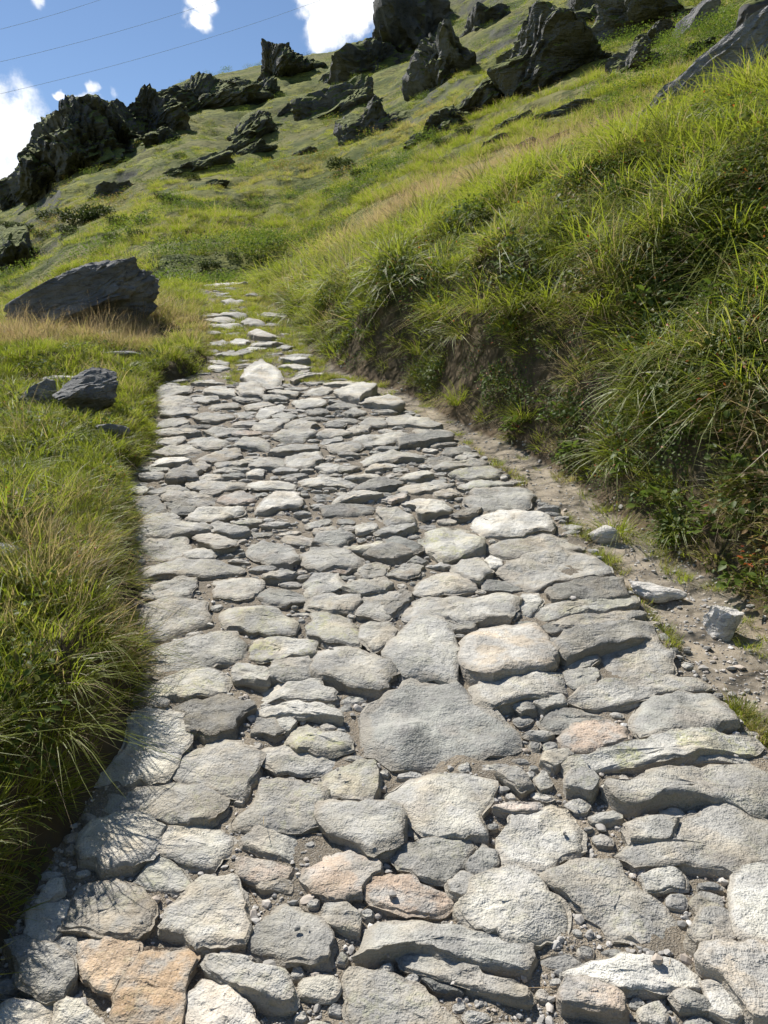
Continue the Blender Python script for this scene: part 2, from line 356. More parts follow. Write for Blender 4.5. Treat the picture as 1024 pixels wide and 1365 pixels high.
# ------------------------------------------------------------------ the path bed
ys = np.exp(np.linspace(math.log(.55), math.log(15.6), 420)); us = np.linspace(0, 1, 130)
YY, UU = np.meshgrid(ys, us, indexing='ij')
XL_, XR_ = xl(YY) - .10, xr(YY) + .06
XX = XL_ + (XR_ - XL_) * UU
edge = sm(np.minimum(XX - XL_ - .02, XR_ - XX), 0, .07)
def soil_z(x, y): return SLOPE * y + .004 + .017 * pn(x * 3.1, y * 3.1, 31) + .012 * pn(x * 9, y * 9, 32) + .007 * pn(x * 27, y * 27, 33)
ZZ = soil_z(XX, YY) - (1 - edge) * .07
cz = CAM_H + np.hypot(XX, YY) * np.interp(np.arctan2(XX, YY), CA, CT) - .05 * np.maximum(0, np.hypot(XX, YY) - 13)
ZZ = np.where(YY > 4, softmin(ZZ, cz, .30), ZZ)
me = mesh_np('path', np.stack([XX, YY, ZZ], -1).reshape(-1, 3), grid_faces(*YY.shape)[:, ::-1])
PATH = link('path', me, None, M_SOIL, kind='structure')
def path_z(x, y):
    r = math.hypot(x, y); z = SLOPE * y
    if y > 4:
        c_ = CAM_H + r * float(np.interp(math.atan2(x, y), CA, CT)) - .05 * max(0, r - 13)
        z = float(softmin(np.array(z), np.array(c_), .30))
    return z
# ------------------------------------------------------------------ paving stones: outlines surveyed from the photo, laid on the slope
VIEW = {'A': (0, 1000, 2), 'B': (512, 1000, 2), 'C': (0, 700, 2), 'D': (512, 700, 2), 'E': (150, 590, 3.4133), 'F': (400, 590, 3.4133),
        'G': (190, 490, 3.9385), 'I': (400, 490, 3.9385), 'J': (240, 350, 4.6545), 'P': (0, 0, 1)}
TONE = {'g': (.42, .41, .38, .35), 'b': (.37, .37, .35, .0), 'p': (.54, .53, .49, .2), 'w': (.68, .67, .63, 0), 'd': (.26, .26, .245, .05),
        'k': (.46, .40, .36, .1), 'o': (.49, .375, .27, .3), 'y': (.45, .445, .39, 1.0), 'n': (.58, .52, .445, 0), 'm': (.38, .355, .315, .3), 'r': (.45, .37, .315, 0)}
SURVEY = """
C p 385,478 440,490 480,515 515,560 465,625 440,680 235,680 290,620 335,580 340,520
A g 255,150 280,110 400,88 540,100 610,130 605,165 540,198 450,195 400,175 300,165
A p4 205,255 230,200 300,175 390,178 435,205 420,250 345,305 280,295 220,280
A p 425,265 440,205 500,200 580,205 610,235 600,270 570,310 500,295
A g 640,235 690,205 780,220 800,280 780,290 650,255
A k 810,340 870,230 900,235 1000,290 1020,330 960,350 960,385 920,400 830,365
P r 483,1185 505,1170 545,1170 597,1190 597,1200 577,1215 540,1212 500,1205
A k 640,300 660,295 780,310 770,335 700,340 640,335
A m 690,350 720,335 775,345 770,370 700,365
A y1 375,350 410,270 470,320 500,350 470,370 400,365
A m4 170,470 195,400 230,350 300,340 390,370 410,430 370,480 330,490 250,480
A p 80,490 85,430 130,405 190,388 190,420 160,480 120,515 90,510
A p 95,405 130,355 165,340 160,375 120,400
A b4 15,510 60,490 100,520 180,550 195,600 165,645 120,655 60,620 70,570 40,555
A p 140,515 190,500 205,520 190,540 145,530
A o 215,505 330,497 375,520 350,570 310,610 300,650 230,610 215,560
A o 385,520 500,525 510,560 490,640 480,700 470,740 320,740 300,700 315,650 360,575
A p 425,465 460,415 545,345 615,345 640,380 650,400 660,465 645,505 560,505 520,495
A b 665,500 700,450 760,400 800,415 860,445 890,500 870,540 820,560 770,550 690,520
A g 865,440 880,415 920,415 955,440 950,480 905,470 880,455
A g5 540,555 570,535 640,555 700,585 760,590 778,620 775,660 730,665 640,620 580,590
A p 800,630 820,610 890,605 898,630 880,655 805,650
A n 500,680 510,640 545,605 600,620 650,670 690,750 495,750
A p 0,700 40,670 120,665 130,690 120,750 -20,750
A p 150,690 175,660 210,670 230,700 300,750 150,750
P g4 460,1300 475,1290 512,1297 560,1320 600,1350 625,1380 490,1385 470,1340 462,1320
P b5 473,1275 495,1228 512,1220 545,1220 632,1240 712,1248 707,1290 680,1290 632,1280 587,1265 552,1260 512,1270
B b 40,540 100,535 210,575 380,635 370,660 300,650 220,620 60,570
B d2 105,605 150,595 210,620 205,645 140,635
B p 0,110 60,75 160,65 290,75 290,110 265,135 255,170 270,220 130,225 85,205 60,150 30,135
P g5 426,1085 430,1068 470,1068 512,1075 533,1085 533,1110 520,1125 490,1132 440,1108
B g 30,290 50,250 120,240 220,230 230,250 215,270 220,300 180,340 110,330 50,310
B b 225,310 265,255 300,270 295,305 265,335 230,330
B p 310,240 340,170 380,155 490,155 520,210 525,250 480,265 460,295 430,325 380,320 315,310
B p5 205,400 230,370 330,315 390,320 410,350 450,380 490,430 480,465 415,480 400,495 340,500 250,470 220,430
B g 435,335 470,315 570,300 630,305 640,345 690,380 760,420 800,470 820,520 760,520 660,490 610,480 560,450 510,400 460,360
B k5 470,640 490,615 540,610 620,640 635,660 625,695 540,680 480,670
B w 490,590 560,570 700,548 780,560 835,590 845,630 700,630 640,640 600,620 520,605
B g 680,690 730,675 750,700 735,730 690,720
B g 770,650 800,640 860,655 870,685 800,680
B p 850,622 880,620 930,650 960,690 930,710 875,688
B n6 820,545 900,530 980,512 1040,520 1070,640 1024,690 980,690 940,640 900,600 840,570
B p5 925,340 960,320 1030,320 1070,400 1040,508 960,508 940,490 935,430
B g4 820,490 850,440 910,420 928,440 925,500 890,520 840,515
B m 820,405 850,380 890,395 900,415 840,430
B g 610,270 650,250 740,242 790,205 850,155 930,140 1000,180 1070,230 1070,315 960,312 860,305 770,300 690,300
B b5 650,200 700,185 780,180 770,205 740,236 660,240
B g5 590,85 640,90 760,55 880,30 960,35 1024,60 1070,100 1070,150 990,165 930,135 860,120 750,125 690,145 620,130
B g5 485,80 510,55 560,65 570,85 545,105 490,95
B p 430,30 440,5 490,0 500,12 450,40
B m 310,62 350,50 392,85 360,100
B g 410,75 430,55 445,85 420,95
B k 295,155 340,140 410,140 415,155 350,160
B b 175,350 210,330 250,350 260,365 210,390 180,375
C m 455,640 470,625 500,600 580,560 640,580 680,620 675,650 640,710 580,705 500,685
C d4 450,470 500,455 600,455 660,475 665,495 635,510 625,545 570,560 540,560 510,545 490,510
C y 370,445 430,410 520,385 570,390 610,410 600,440 550,450 450,455 400,463
C g 405,468 430,460 448,468 440,480 410,478
C g 380,345 440,320 520,300 620,290 650,320 640,350 560,370 470,383 400,383
C g 370,300 385,215 470,200 550,210 560,240 520,270 430,300 400,312
C y 590,255 600,215 690,205 770,240 790,265 780,285 700,285 620,270
C y 665,345 680,305 760,290 830,310 840,338 800,350 700,360
C g4 620,385 640,370 710,385 718,400 700,415 630,410
C g4 720,390 735,365 820,352 838,360 830,395 780,410 730,405
C g4 835,380 850,330 890,318 980,340 1024,365 1045,385 1024,430 960,430 900,415 850,400
C p 675,440 720,420 830,415 890,445 880,465 790,460 690,460
C w4 690,485 740,475 830,475 900,495 910,515 850,505 780,500 710,505
C y 765,580 790,525 820,520 840,545 920,545 930,590 870,605 800,600
C d 675,550 690,520 730,517 745,545 730,560
C g 745,520 770,512 785,525 770,545 750,537
C g 695,615 710,595 770,595 800,612 890,612 900,640 880,655 750,655 710,640
C y 865,680 890,645 980,640 1003,660 1000,700 985,740 870,710
A g 620,180 680,150 690,90 790,85 860,110 860,130 835,195 800,210 740,203 640,198
C y 825,275 835,235 880,228 930,245 955,285 950,315 880,310 835,295
P g 480,850 487,835 515,830 530,840 520,855 497,865
P g 480,815 488,795 512,789 545,792 540,808 515,822 490,822
C g4 820,195 850,187 940,182 965,200 940,220 880,228 830,215
C d2 690,185 720,165 810,175 815,192 760,213 700,200
C g 560,140 600,130 690,150 690,183 640,196 580,185
C g4 370,180 420,150 520,140 518,160 480,190 430,195 390,190
C g4 380,130 390,100 480,88 570,92 640,105 650,120 560,135 450,132 390,140
C g 375,50 430,24 500,40 510,55 490,83 430,88 390,75
C p 495,75 530,54 575,65 560,85 500,88
C g 515,30 550,15 620,40 625,55 570,60 530,45
C g 360,0 500,-5 545,5 520,22 400,20
C b4 805,75 830,55 900,55 960,90 950,110 860,120 810,100
C g 820,150 840,135 900,130 910,163 870,183 820,178
C g4 920,165 960,145 1024,142 1040,160 1024,175 960,182
C b 660,55 700,40 780,60 790,90 770,105 700,95 670,75
C g 960,115 1000,105 1030,115 1020,135 970,140
P b 475,965 495,940 540,910 590,905 630,930 690,975 690,1000 640,1005 580,1015 530,1020 490,1000
D p5 0,335 30,300 100,243 140,255 185,290 195,340 195,415 130,395 60,385 20,360
D n6 203,345 210,300 260,260 330,255 400,258 450,310 460,350 440,378 370,383 330,400 270,400 220,380
D g5 225,430 260,410 400,395 475,388 480,440 380,450 300,475 255,465
D g 483,402 500,388 560,380 575,405 555,425 510,430
D g4 490,465 530,435 640,408 760,394 840,400 855,430 780,440 690,450 640,470 560,485
D g 580,330 640,315 710,302 760,340 770,388 690,393 610,402 590,380
D b6 460,312 490,290 560,275 690,243 720,262 720,290 640,308 560,322 495,345
D g 440,262 510,242 690,228 700,238 600,262 520,275
D y 395,225 450,205 560,192 660,192 672,212 600,225 500,236 425,248
D d 430,268 470,252 505,262 500,280 450,287
D p 360,215 370,190 410,187 418,205 390,235 370,235
D d 315,240 340,222 362,232 345,252
D g4 50,215 80,195 200,187 310,180 365,195 350,212 320,248 240,250 150,245 60,248
D g 80,180 100,150 140,127 200,127 240,150 235,168 150,183
D g 180,115 215,87 260,82 285,118 250,147 215,138
D g4 310,120 350,92 440,74 530,72 580,97 600,128 520,138 450,146 410,163 350,148
D d5 430,168 490,152 560,144 630,142 640,183 560,188 460,188
D g4 270,55 330,37 450,20 515,32 520,60 440,68 330,78
P w4 620,695 645,680 685,675 730,690 738,703 690,713 650,711
D y 100,40 120,5 200,0 265,20 268,58 200,83 160,93 110,60
D w 275,95 290,80 305,87 312,105 285,110
D d 0,190 50,177 75,187 45,212 20,232 -10,232
D g 10,130 70,97 100,112 90,133 40,138
D d 0,37 40,27 97,50 88,73 10,78
D d 425,520 470,492 560,492 590,507 500,543 440,543
D r 470,560 520,527 590,520 640,542 635,568 560,593 510,598
D g 405,475 430,452 470,452 475,473 430,488
D b4 665,470 700,457 800,444 870,452 910,490 940,533 850,543 760,548 690,553 665,530
D y5 495,630 520,607 600,592 740,557 880,547 990,552 1000,580 980,600 880,602 770,615 660,632 590,638 520,655
D g 770,628 840,610 960,608 1005,628 900,625
D p 425,625 440,607 490,597 500,608 460,638
D g 485,365 520,342 560,337 570,355 540,373 500,376
D g 350,480 370,462 400,467 395,485 370,493
D d 160,260 200,250 240,260 230,273 180,278
D d2 265,150 330,147 370,165 340,178 270,170
E g 610,100 640,72 720,67 780,85 775,108 690,113 640,110
E p 785,100 800,62 880,42 945,37 950,80 900,100 820,106
E g 930,110 960,97 1024,97 1024,125 980,130
E g4 350,190 370,177 480,174 600,182 600,205 520,210 370,210
E p 612,200 640,177 760,172 835,190 820,208 720,208 640,210
E g5 235,250 260,237 360,227 470,242 465,273 350,270 250,263
E d5 90,300 120,272 200,264 238,290 238,313 180,323 100,316
E d4 244,277 300,267 380,290 370,313 280,316
E g5 150,345 170,322 280,322 295,340 240,353 155,360
E g5 110,390 150,362 300,352 430,367 440,388 340,403 300,413 170,413
E p 345,345 400,302 470,292 600,292 590,310 530,333 470,348 400,356
E w5 650,310 690,270 750,225 830,220 860,260 830,285 770,285 700,310
E k 485,260 520,237 590,222 650,250 640,263 530,276
E g5 155,220 180,207 280,197 345,207 340,217 260,226
E y 75,200 140,197 153,215 130,230 75,228
E y 100,120 130,107 240,107 248,120 180,128
E w 170,100 220,67 310,60 350,80 300,93 240,97
E d5 250,160 270,127 330,102 390,125 380,153 300,163
E m 378,95 410,82 440,105 420,120 388,115
E g 385,160 410,142 490,142 500,158 440,168 390,170
E g4 470,125 500,114 600,117 610,126 540,133 480,136
E d4 505,150 560,136 600,142 590,153 520,157
E p 615,130 650,120 690,130 680,150 625,148
E g 720,47 760,12 860,2 930,12 930,30 830,38
E g4 480,87 570,87 630,74 640,85 580,103 490,100
E g 405,220 440,212 490,220 470,233 410,229
E g 420,395 470,362 500,370 490,393 450,403
E g4 480,400 510,377 600,390 610,403 540,413
E d4 55,255 100,247 200,242 225,253 160,268 70,278
E b 95,415 130,402 160,430 130,443 95,440
E d 360,275 400,264 440,280 420,293 370,293
F p4 475,270 500,247 580,230 640,250 690,290 680,310 600,320 560,343 530,330 540,290 490,285
F g 355,320 380,302 440,302 500,330 510,350 470,358 400,366
F p4 130,275 180,247 260,224 380,234 370,240 280,246 200,263
F d2 110,300 180,282 300,277 335,295 320,313 230,333 120,328
F d4 245,210 290,182 370,162 460,175 450,188 350,203
F p 300,130 340,97 410,87 450,105 360,118
F g4 250,65 300,47 420,42 560,57 540,68 420,78 300,93
F g 70,100 130,92 260,107 230,123 120,128
F g4 605,105 680,87 800,77 850,82 830,98 700,113 630,118
F y 680,140 750,122 880,112 905,125 880,153 760,163
F y 720,190 770,177 900,160 970,190 900,203 760,206
P b4 625,668 630,656 660,651 700,651 710,660 705,671 670,676 628,675
F d4 690,330 740,302 820,294 790,322 730,337
F y 215,490 250,472 350,442 540,432 550,462 480,468 300,497
F d4 305,505 360,476 430,470 500,490 500,505 420,523 360,523
F b 75,445 90,417 200,407 240,420 210,448 150,458
F p 250,385 290,367 340,372 345,393 270,408
F p 185,395 220,382 245,393 200,408
F g4 360,400 400,387 500,372 520,385 440,408 370,410
F p 460,205 540,187 640,182 690,195 640,213 530,223 480,223
F k 360,250 420,242 480,232 470,253 420,266
F m 620,225 700,212 720,230 680,248 630,238
F g4 405,600 470,562 530,542 550,570 540,593 460,603
F g 275,590 290,562 400,592 380,603 290,610
F d 500,540 530,522 570,535 550,549
F g 575,560 640,552 690,560 650,569
F r 120,590 180,562 240,567 200,588
F p 455,165 500,132 590,127 600,148 530,163
F g 0,160 60,152 200,167 280,177 220,188 100,188 20,183
G g 70,140 90,102 160,87 250,97 240,123 150,148
G p 335,130 345,92 410,87 490,120 480,138 400,143
G g5 500,110 520,82 590,77 640,110 620,140 520,138
G g 240,165 260,152 380,152 390,173 330,183
G g 350,200 380,182 480,180 500,195 480,210 390,210
G g 90,190 130,157 240,157 255,178 200,193 120,213
G g 480,160 540,147 610,147 620,163 540,176
G g 540,200 580,182 650,177 680,193 620,213 560,216
G p 600,245 650,207 720,197 740,210 690,243 640,256
G g4 630,150 670,142 700,138 750,152 740,163 660,163
G g 660,120 760,110 820,125 800,147 710,134
G p 790,185 830,152 900,157 960,183 940,198 830,203
G p 860,130 900,107 960,102 990,120 930,138
G g 100,230 190,207 280,217 270,238 170,248 110,243
G g 75,305 110,267 210,262 230,288 170,308
G g 270,250 360,232 480,242 470,258 380,283 290,273
G g 590,300 640,272 740,267 760,288 680,318 600,323
G g 760,300 800,277 900,282 920,298 850,318 770,316
G g4 690,255 740,242 800,250 770,268 700,263
G g4 60,330 130,315 270,322 300,338 200,343 100,346
G g 330,340 400,307 520,302 550,318 470,348 400,361
G g 690,360 740,332 880,327 905,343 830,368 750,376
G g 60,400 110,362 200,350 220,375 170,403
G g 240,400 290,363 400,367 440,390 400,413 320,418
G g 485,415 530,372 600,364 670,400 660,423 560,413
G g 60,450 150,422 250,407 345,422 300,438 150,453
G m 310,470 400,432 500,427 510,463 420,487 330,486
G g 560,500 620,478 720,470 745,485 720,520 580,520
I p6 185,110 240,77 340,77 400,100 350,128 310,160 230,138
I p6 320,172 370,134 470,142 540,185 490,203 420,198 350,183
I g4 450,270 480,242 540,232 640,267 740,300 690,313 600,298 520,298 470,296
I g 270,380 330,347 470,337 575,340 525,368 450,393 350,398
I d5 510,380 600,354 750,332 800,350 790,368 680,378 540,403
I g 100,345 140,317 220,322 270,345 210,353 120,356
I m 130,410 180,392 290,392 320,413 270,438 190,438
I g 150,300 180,287 230,292 220,308 165,308
I g 260,320 290,309 360,309 350,328 280,338
I g 320,285 370,264 440,272 440,298 390,303
I g4 240,230 290,207 340,225 330,243 260,248
I d4 750,445 790,422 880,417 885,433 800,458
I g4 820,475 870,452 930,447 930,463 850,483
J p5 130,100 160,82 300,85 410,90 400,105 250,115 180,112
J g 400,205 420,187 460,190 470,205
J g5 270,240 320,227 390,237 370,250 300,250
J g6 150,330 200,312 320,302 400,320 380,338 330,333 230,335
J g5 160,352 250,342 330,352 300,363 200,365
J p5 190,390 260,380 340,372 370,385 320,398 230,400
J g5 390,370 430,354 500,365 520,380 450,385
J p6 440,440 480,422 560,427 610,440 560,458 470,456
J p 530,390 560,377 620,382 600,393
J g6 510,325 560,312 650,317 640,333 560,338
J g5 170,430 250,422 260,443 190,450
J p5 320,490 370,474 420,485 400,503 340,503
J p 200,500 260,487 290,495 270,508 210,510
J w 430,530 480,517 530,525 510,538 440,543
J p 600,525 650,512 695,520 660,533
J g 340,550 400,537 450,555 400,563
J g5 450,500 560,492 620,500 560,513 470,513
J p6 390,700 430,640 510,610 580,650 630,700 600,745 500,740 430,735
J p 180,605 210,592 300,625 290,638 220,628
J p 190,640 240,632 300,650 250,663 200,658
J p5 620,590 690,577 800,610 740,613 650,603
J p5 620,640 720,637 800,650 740,658
J p5 690,720 760,700 880,667 880,678 790,703 720,728
J p 710,690 760,672 800,670 750,692
J g5 210,560 270,547 350,565 390,578 300,578
J g 780,745 830,737 870,745 820,753
"""
def resample(poly, n):
    p = np.array(poly); q = np.vstack([p, p[:1]]); d = np.hypot(*np.diff(q, axis=0).T); s_ = np.concatenate([[0], np.cumsum(d)])
    u = np.linspace(0, s_[-1], n, endpoint=False)
    return np.stack([np.interp(u, s_, q[:, 0]), np.interp(u, s_, q[:, 1])], -1)
def stone_geometry(poly, top, sd_, tilt=True, nring=None):
    """one slab: broken layered sides, chipped rim, uneven top. Returns verts, quads, tris, rim in world space"""
    r_ = random.Random(sd_)
    p = np.array(poly); c = p.mean(0); size = math.sqrt(max(1e-5, np.ptp(p[:, 0]) * np.ptp(p[:, 1])))
    n = 44 if size > .14 else (30 if size > .07 else 16)
    P = resample(p, n)
    P = .8 * P + .1 * (np.roll(P, 1, 0) + np.roll(P, -1, 0))
    c = P.mean(0); D = P - c
    ln = np.hypot(D[:, 0], D[:, 1])[:, None]; U = D / np.maximum(ln, 1e-6)
    jit = np.array([mnoise.fractal((q[0] * 16, q[1] * 16, sd_ * 3.7), .8, 2.2, 4) for q in P])[:, None]
    P = P + U * jit * min(.022, size * .09); D = P - c
    ax, ay = (r_.gauss(0, .035), r_.gauss(-.015, .04)) if tilt else (0, 0)
    gp = r_.uniform(.6, 1.3)
    facets = [(r_.uniform(0, 6.283), r_.uniform(.05, .35) * size, r_.uniform(.05, .22)) for _ in range(2)]
    def top_h(x, y):
        v = Vector((x * 7, y * 7, sd_ * 1.3))
        h = mnoise.fractal(v, 1.0, 2.0, 5) * size * .045 * gp
        # foliation ledges
        k = (x * .35 + y) * 26 + 2.2 * mnoise.noise(Vector((x * 5, y * 5, sd_)))
        h += (k - math.floor(k)) * -.004 * gp + .004 * mnoise.noise(Vector((x * 40, y * 40, sd_)))
        for fa, fd, fs in facets:
            h -= max(0, (x - c[0]) * math.cos(fa) + (y - c[1]) * math.sin(fa) - fd) * fs
        return h + ax * (x - c[0]) + ay * (y - c[1])
    fr = [1.0] if size < .05 else []
    rings = []   # (scale, inset height or None)
    verts, rim = [], []
    side = [(-.075, 1.0), (top * .25, 1.0), (top * .55, 1.0), (top * .80, 1.0)]
    for li, (zz, f) in enumerate(side):
        for i in range(n):
            o = mnoise.noise(Vector((P[i, 0] * 9, P[i, 1] * 9, li * 2.3 + sd_))) * .018 * min(1, size / .15) * (1 if li else .3)
            x, y = P[i, 0] + U[i, 0] * o, P[i, 1] + U[i, 1] * o
            zt = zz if zz < 0 else zz + top_h(x, y) * (zz / top)
            verts.append((x, y, zt)); rim.append(1)
    tops = [(.985, -.005), (.95, -.001), (.80, 0), (.62, 0), (.44, 0), (.24, 0)] if n > 16 else [(.93, -.004), (.7, 0), (.35, 0)]
    chip = min(1, size / .2)
    for f, dz in tops:
        for i in range(n):
            w_ = 1 + .10 * (1 - f) * mnoise.noise(Vector((i * .9, f * 7, sd_)))
            x, y = c + D[i] * f * w_
            ch = max(0, mnoise.noise(Vector((x * 22, y * 22, sd_ + 9)))) * .008 * chip * (1 if f > .9 else 0)
            verts.append((x, y, top + dz - ch + top_h(x, y))); rim.append(max(0, (f - .55) / .45))
    verts.append((c[0], c[1], top + top_h(*c))); rim.append(0)
    L = len(side) + len(tops); i = np.arange(n); quads = []
    for k in range(L - 1):
        a = k * n + i; b = k * n + (i + 1) % n
        quads.append(np.stack([a, b, b + n, a + n], -1))
    quads = np.concatenate(quads); a = (L - 1) * n
    tris = np.stack([a + i, a + (i + 1) % n, np.full(n, L * n)], -1)
    z0 = path_z(*c); gx = (path_z(c[0] + .05, c[1]) - path_z(c[0] - .05, c[1])) / .1; gy = (path_z(c[0], c[1] + .05) - path_z(c[0], c[1] - .05)) / .1
    V = np.array(verts); V[:, 2] += z0 + gx * (V[:, 0] - c[0]) + gy * (V[:, 1] - c[1])
    return V, quads, tris, np.array(rim), (c[0], c[1], z0)
def area(p): x, y = p[:, 0], p[:, 1]; return .5 * float(np.dot(x, np.roll(y, -1)) - np.dot(y, np.roll(x, -1)))
def ccw(p): p = np.array(p); return p if area(p) > 0 else p[::-1]

# occupancy of the bed, 1 cm cells
OX, OY, CELL = -4.2, .4, .01
occ = np.zeros((1800, 600), bool)       # [y, x]
def raster(poly, grow=0.0):
    p = np.array(poly)
    if grow: cc_ = p.mean(0); d = p - cc_; p = cc_ + d * (1 + grow / np.maximum(np.hypot(d[:, 0], d[:, 1]), 1e-3)[:, None])
    x0, x1 = int((p[:, 0].min() - OX) / CELL) - 1, int((p[:, 0].max() - OX) / CELL) + 2
    y0, y1 = int((p[:, 1].min() - OY) / CELL) - 1, int((p[:, 1].max() - OY) / CELL) + 2
    x0, y0 = max(x0, 0), max(y0, 0); x1, y1 = min(x1, occ.shape[1]), min(y1, occ.shape[0])
    if x1 <= x0 or y1 <= y0: return None
    gx, gy = np.meshgrid(OX + (np.arange(x0, x1) + .5) * CELL, OY + (np.arange(y0, y1) + .5) * CELL)
    m = np.zeros(gx.shape, bool)
    for (ax, ay), (bx, by) in zip(p, np.roll(p, -1, 0)):
        cr = (ay > gy) != (by > gy)
        if abs(by - ay) > 1e-9: m ^= cr & (gx < (bx - ax) * (gy - ay) / (by - ay) + ax)
    return (slice(y0, y1), slice(x0, x1)), m
individual, pieces = 0, []
for k, line in enumerate(l for l in SURVEY.strip().splitlines() if l.strip()):
    f = line.split(); ox, oy, s_ = VIEW[f[0]]; tone = TONE[f[1][0]]
    hcode = int(f[1][1:]) if len(f[1]) > 1 else 3
    top = {1: .018, 2: .022, 3: .030, 4: .036, 5: .043, 6: .056, 8: .12}[hcode] * random.uniform(.85, 1.2)
    pts = [tuple(float(v) for v in q.split(',')) for q in f[2:]]
    poly = ccw([on_plane(ox + a / s_, oy + b / s_, top * .8) for a, b in pts])
    cc_ = poly.mean(0); dd_ = poly - cc_; poly = cc_ + dd_ * (1 + (.006 + .003 * cc_[1]) / np.hypot(dd_[:, 0], dd_[:, 1])[:, None])
    rs = raster(poly, .004)
    if rs: occ[rs[0]] |= rs[1]
    pieces.append((poly, top, tone, k))
# coursed slabs where the survey left gaps, then small packing stones
def superellipse(cx, cy, w_, d_, ang, r_):
    n = r_.randint(6, 8); out = []
    for i in range(n):
        a = 2 * math.pi * (i + r_.uniform(-.25, .25)) / n
        e = 4.5; k_ = (abs(math.cos(a)) ** e + abs(math.sin(a)) ** e) ** (-1 / e) * r_.uniform(.86, 1.06)
        u_, v_ = math.cos(a) * k_ * w_ / 2, math.sin(a) * k_ * d_ / 2
        out.append((cx + u_ * math.cos(ang) - v_ * math.sin(ang), cy + u_ * math.sin(ang) + v_ * math.cos(ang)))
    return ccw(out)
frags = []
r_ = random.Random(11)
def try_place(cx, cy, w_, d_, lim=0.0, grow=.006):
    ang = r_.gauss(.10, .16)
    if not (float(xl(np.array(cy))) + .02 < cx < float(xr(np.array(cy))) - .01): return None
    poly = superellipse(cx, cy, w_, d_, ang, r_); rs = raster(poly)
    if rs is None or not rs[1].any(): return None
    if (occ[rs[0]] & rs[1]).sum() > lim * rs[1].sum(): return None
    rs = raster(poly, grow); occ[rs[0]] |= rs[1]
    return poly
def rand_xy(y0, y1):
    y = math.exp(r_.uniform(math.log(y0), math.log(y1))); a, b = float(xl(np.array(y))), float(xr(np.array(y)))
    return r_.uniform(a, b), y
for (y0, y1, w0, w1, tries) in ((.7, 1.5, .16, .26, 250), (4.2, 6.7, .16, .42, 2200), (1.4, 6.7, .09, .20, 3200), (6.7, 14.5, .14, .34, 60), (1.3, 6.7, .055, .11, 5000), (6.7, 13, .06, .16, 120), (1.2, 5, .028, .055, 8000)):
    for _ in range(tries):
        x, y = rand_xy(y0, y1); w_ = r_.uniform(w0, w1)
        p_ = try_place(x, y, w_, w_ * r_.uniform(.34, .75) if w_ > .06 else w_ * r_.uniform(.6, 1), .06)
        if p_ is None: continue
        if w_ > .10 and len(pieces) < 330 and (w_ > .15 or y < 4):
            tn = r_.choices('gpbdmky', (10, 4, 3, 3, 4, 2, 3))[0]
            pieces.append((p_, r_.uniform(.020, .032) if y < 7 else r_.uniform(.03, .06), TONE[tn], 500 + len(pieces)))
        else: frags.append((p_, r_.uniform(.012, .022)))
pieces_sorted = sorted(pieces, key=lambda q: -abs(area(np.array(q[0]))) / (np.array(q[0])[:, 1].mean() ** 2 + 1))
for (poly, top, tone, k) in pieces_sorted[:298]:
    V, q, tr, rim, org = stone_geometry(poly, top, k + 1)
    me = mesh_np('stone', V - np.array(org), q, tr); me.set_sharp_from_angle(angle=R(38)); fattr(me, 'rim', rim)
    o = link('stone', me, PATH, M_STONE); o.location = org
    rv = random.Random(k); s_ = rv.uniform(.86, 1.12); wm = rv.uniform(-.012, .014)
    o.color = (tone[0] * s_ * 1.015 + wm, tone[1] * s_, tone[2] * s_ * .96 - wm, tone[3] * rv.uniform(.4, 1.1))
frags += [(p_, tp) for (p_, tp, tn, k) in pieces_sorted[298:]]
VV, QQ, TT, RM, off = [], [], [], [], 0
for k, (poly, top) in enumerate(frags):
    V, q, tr, rim, org = stone_geometry(poly, top, 2000 + k)
    VV.append(V); QQ.append(q + off); TT.append(tr + off); RM.append(rim); off += len(V)
me = mesh_np('stone_fragments', np.concatenate(VV), np.concatenate(QQ), np.concatenate(TT)); me.set_sharp_from_angle(angle=R(38)); fattr(me, 'rim', np.concatenate(RM))
link('stone_fragments', me, PATH, M_FRAG, kind='stuff')
print('stones', len(pieces), 'fragments', len(frags), 'tris', off * 2)
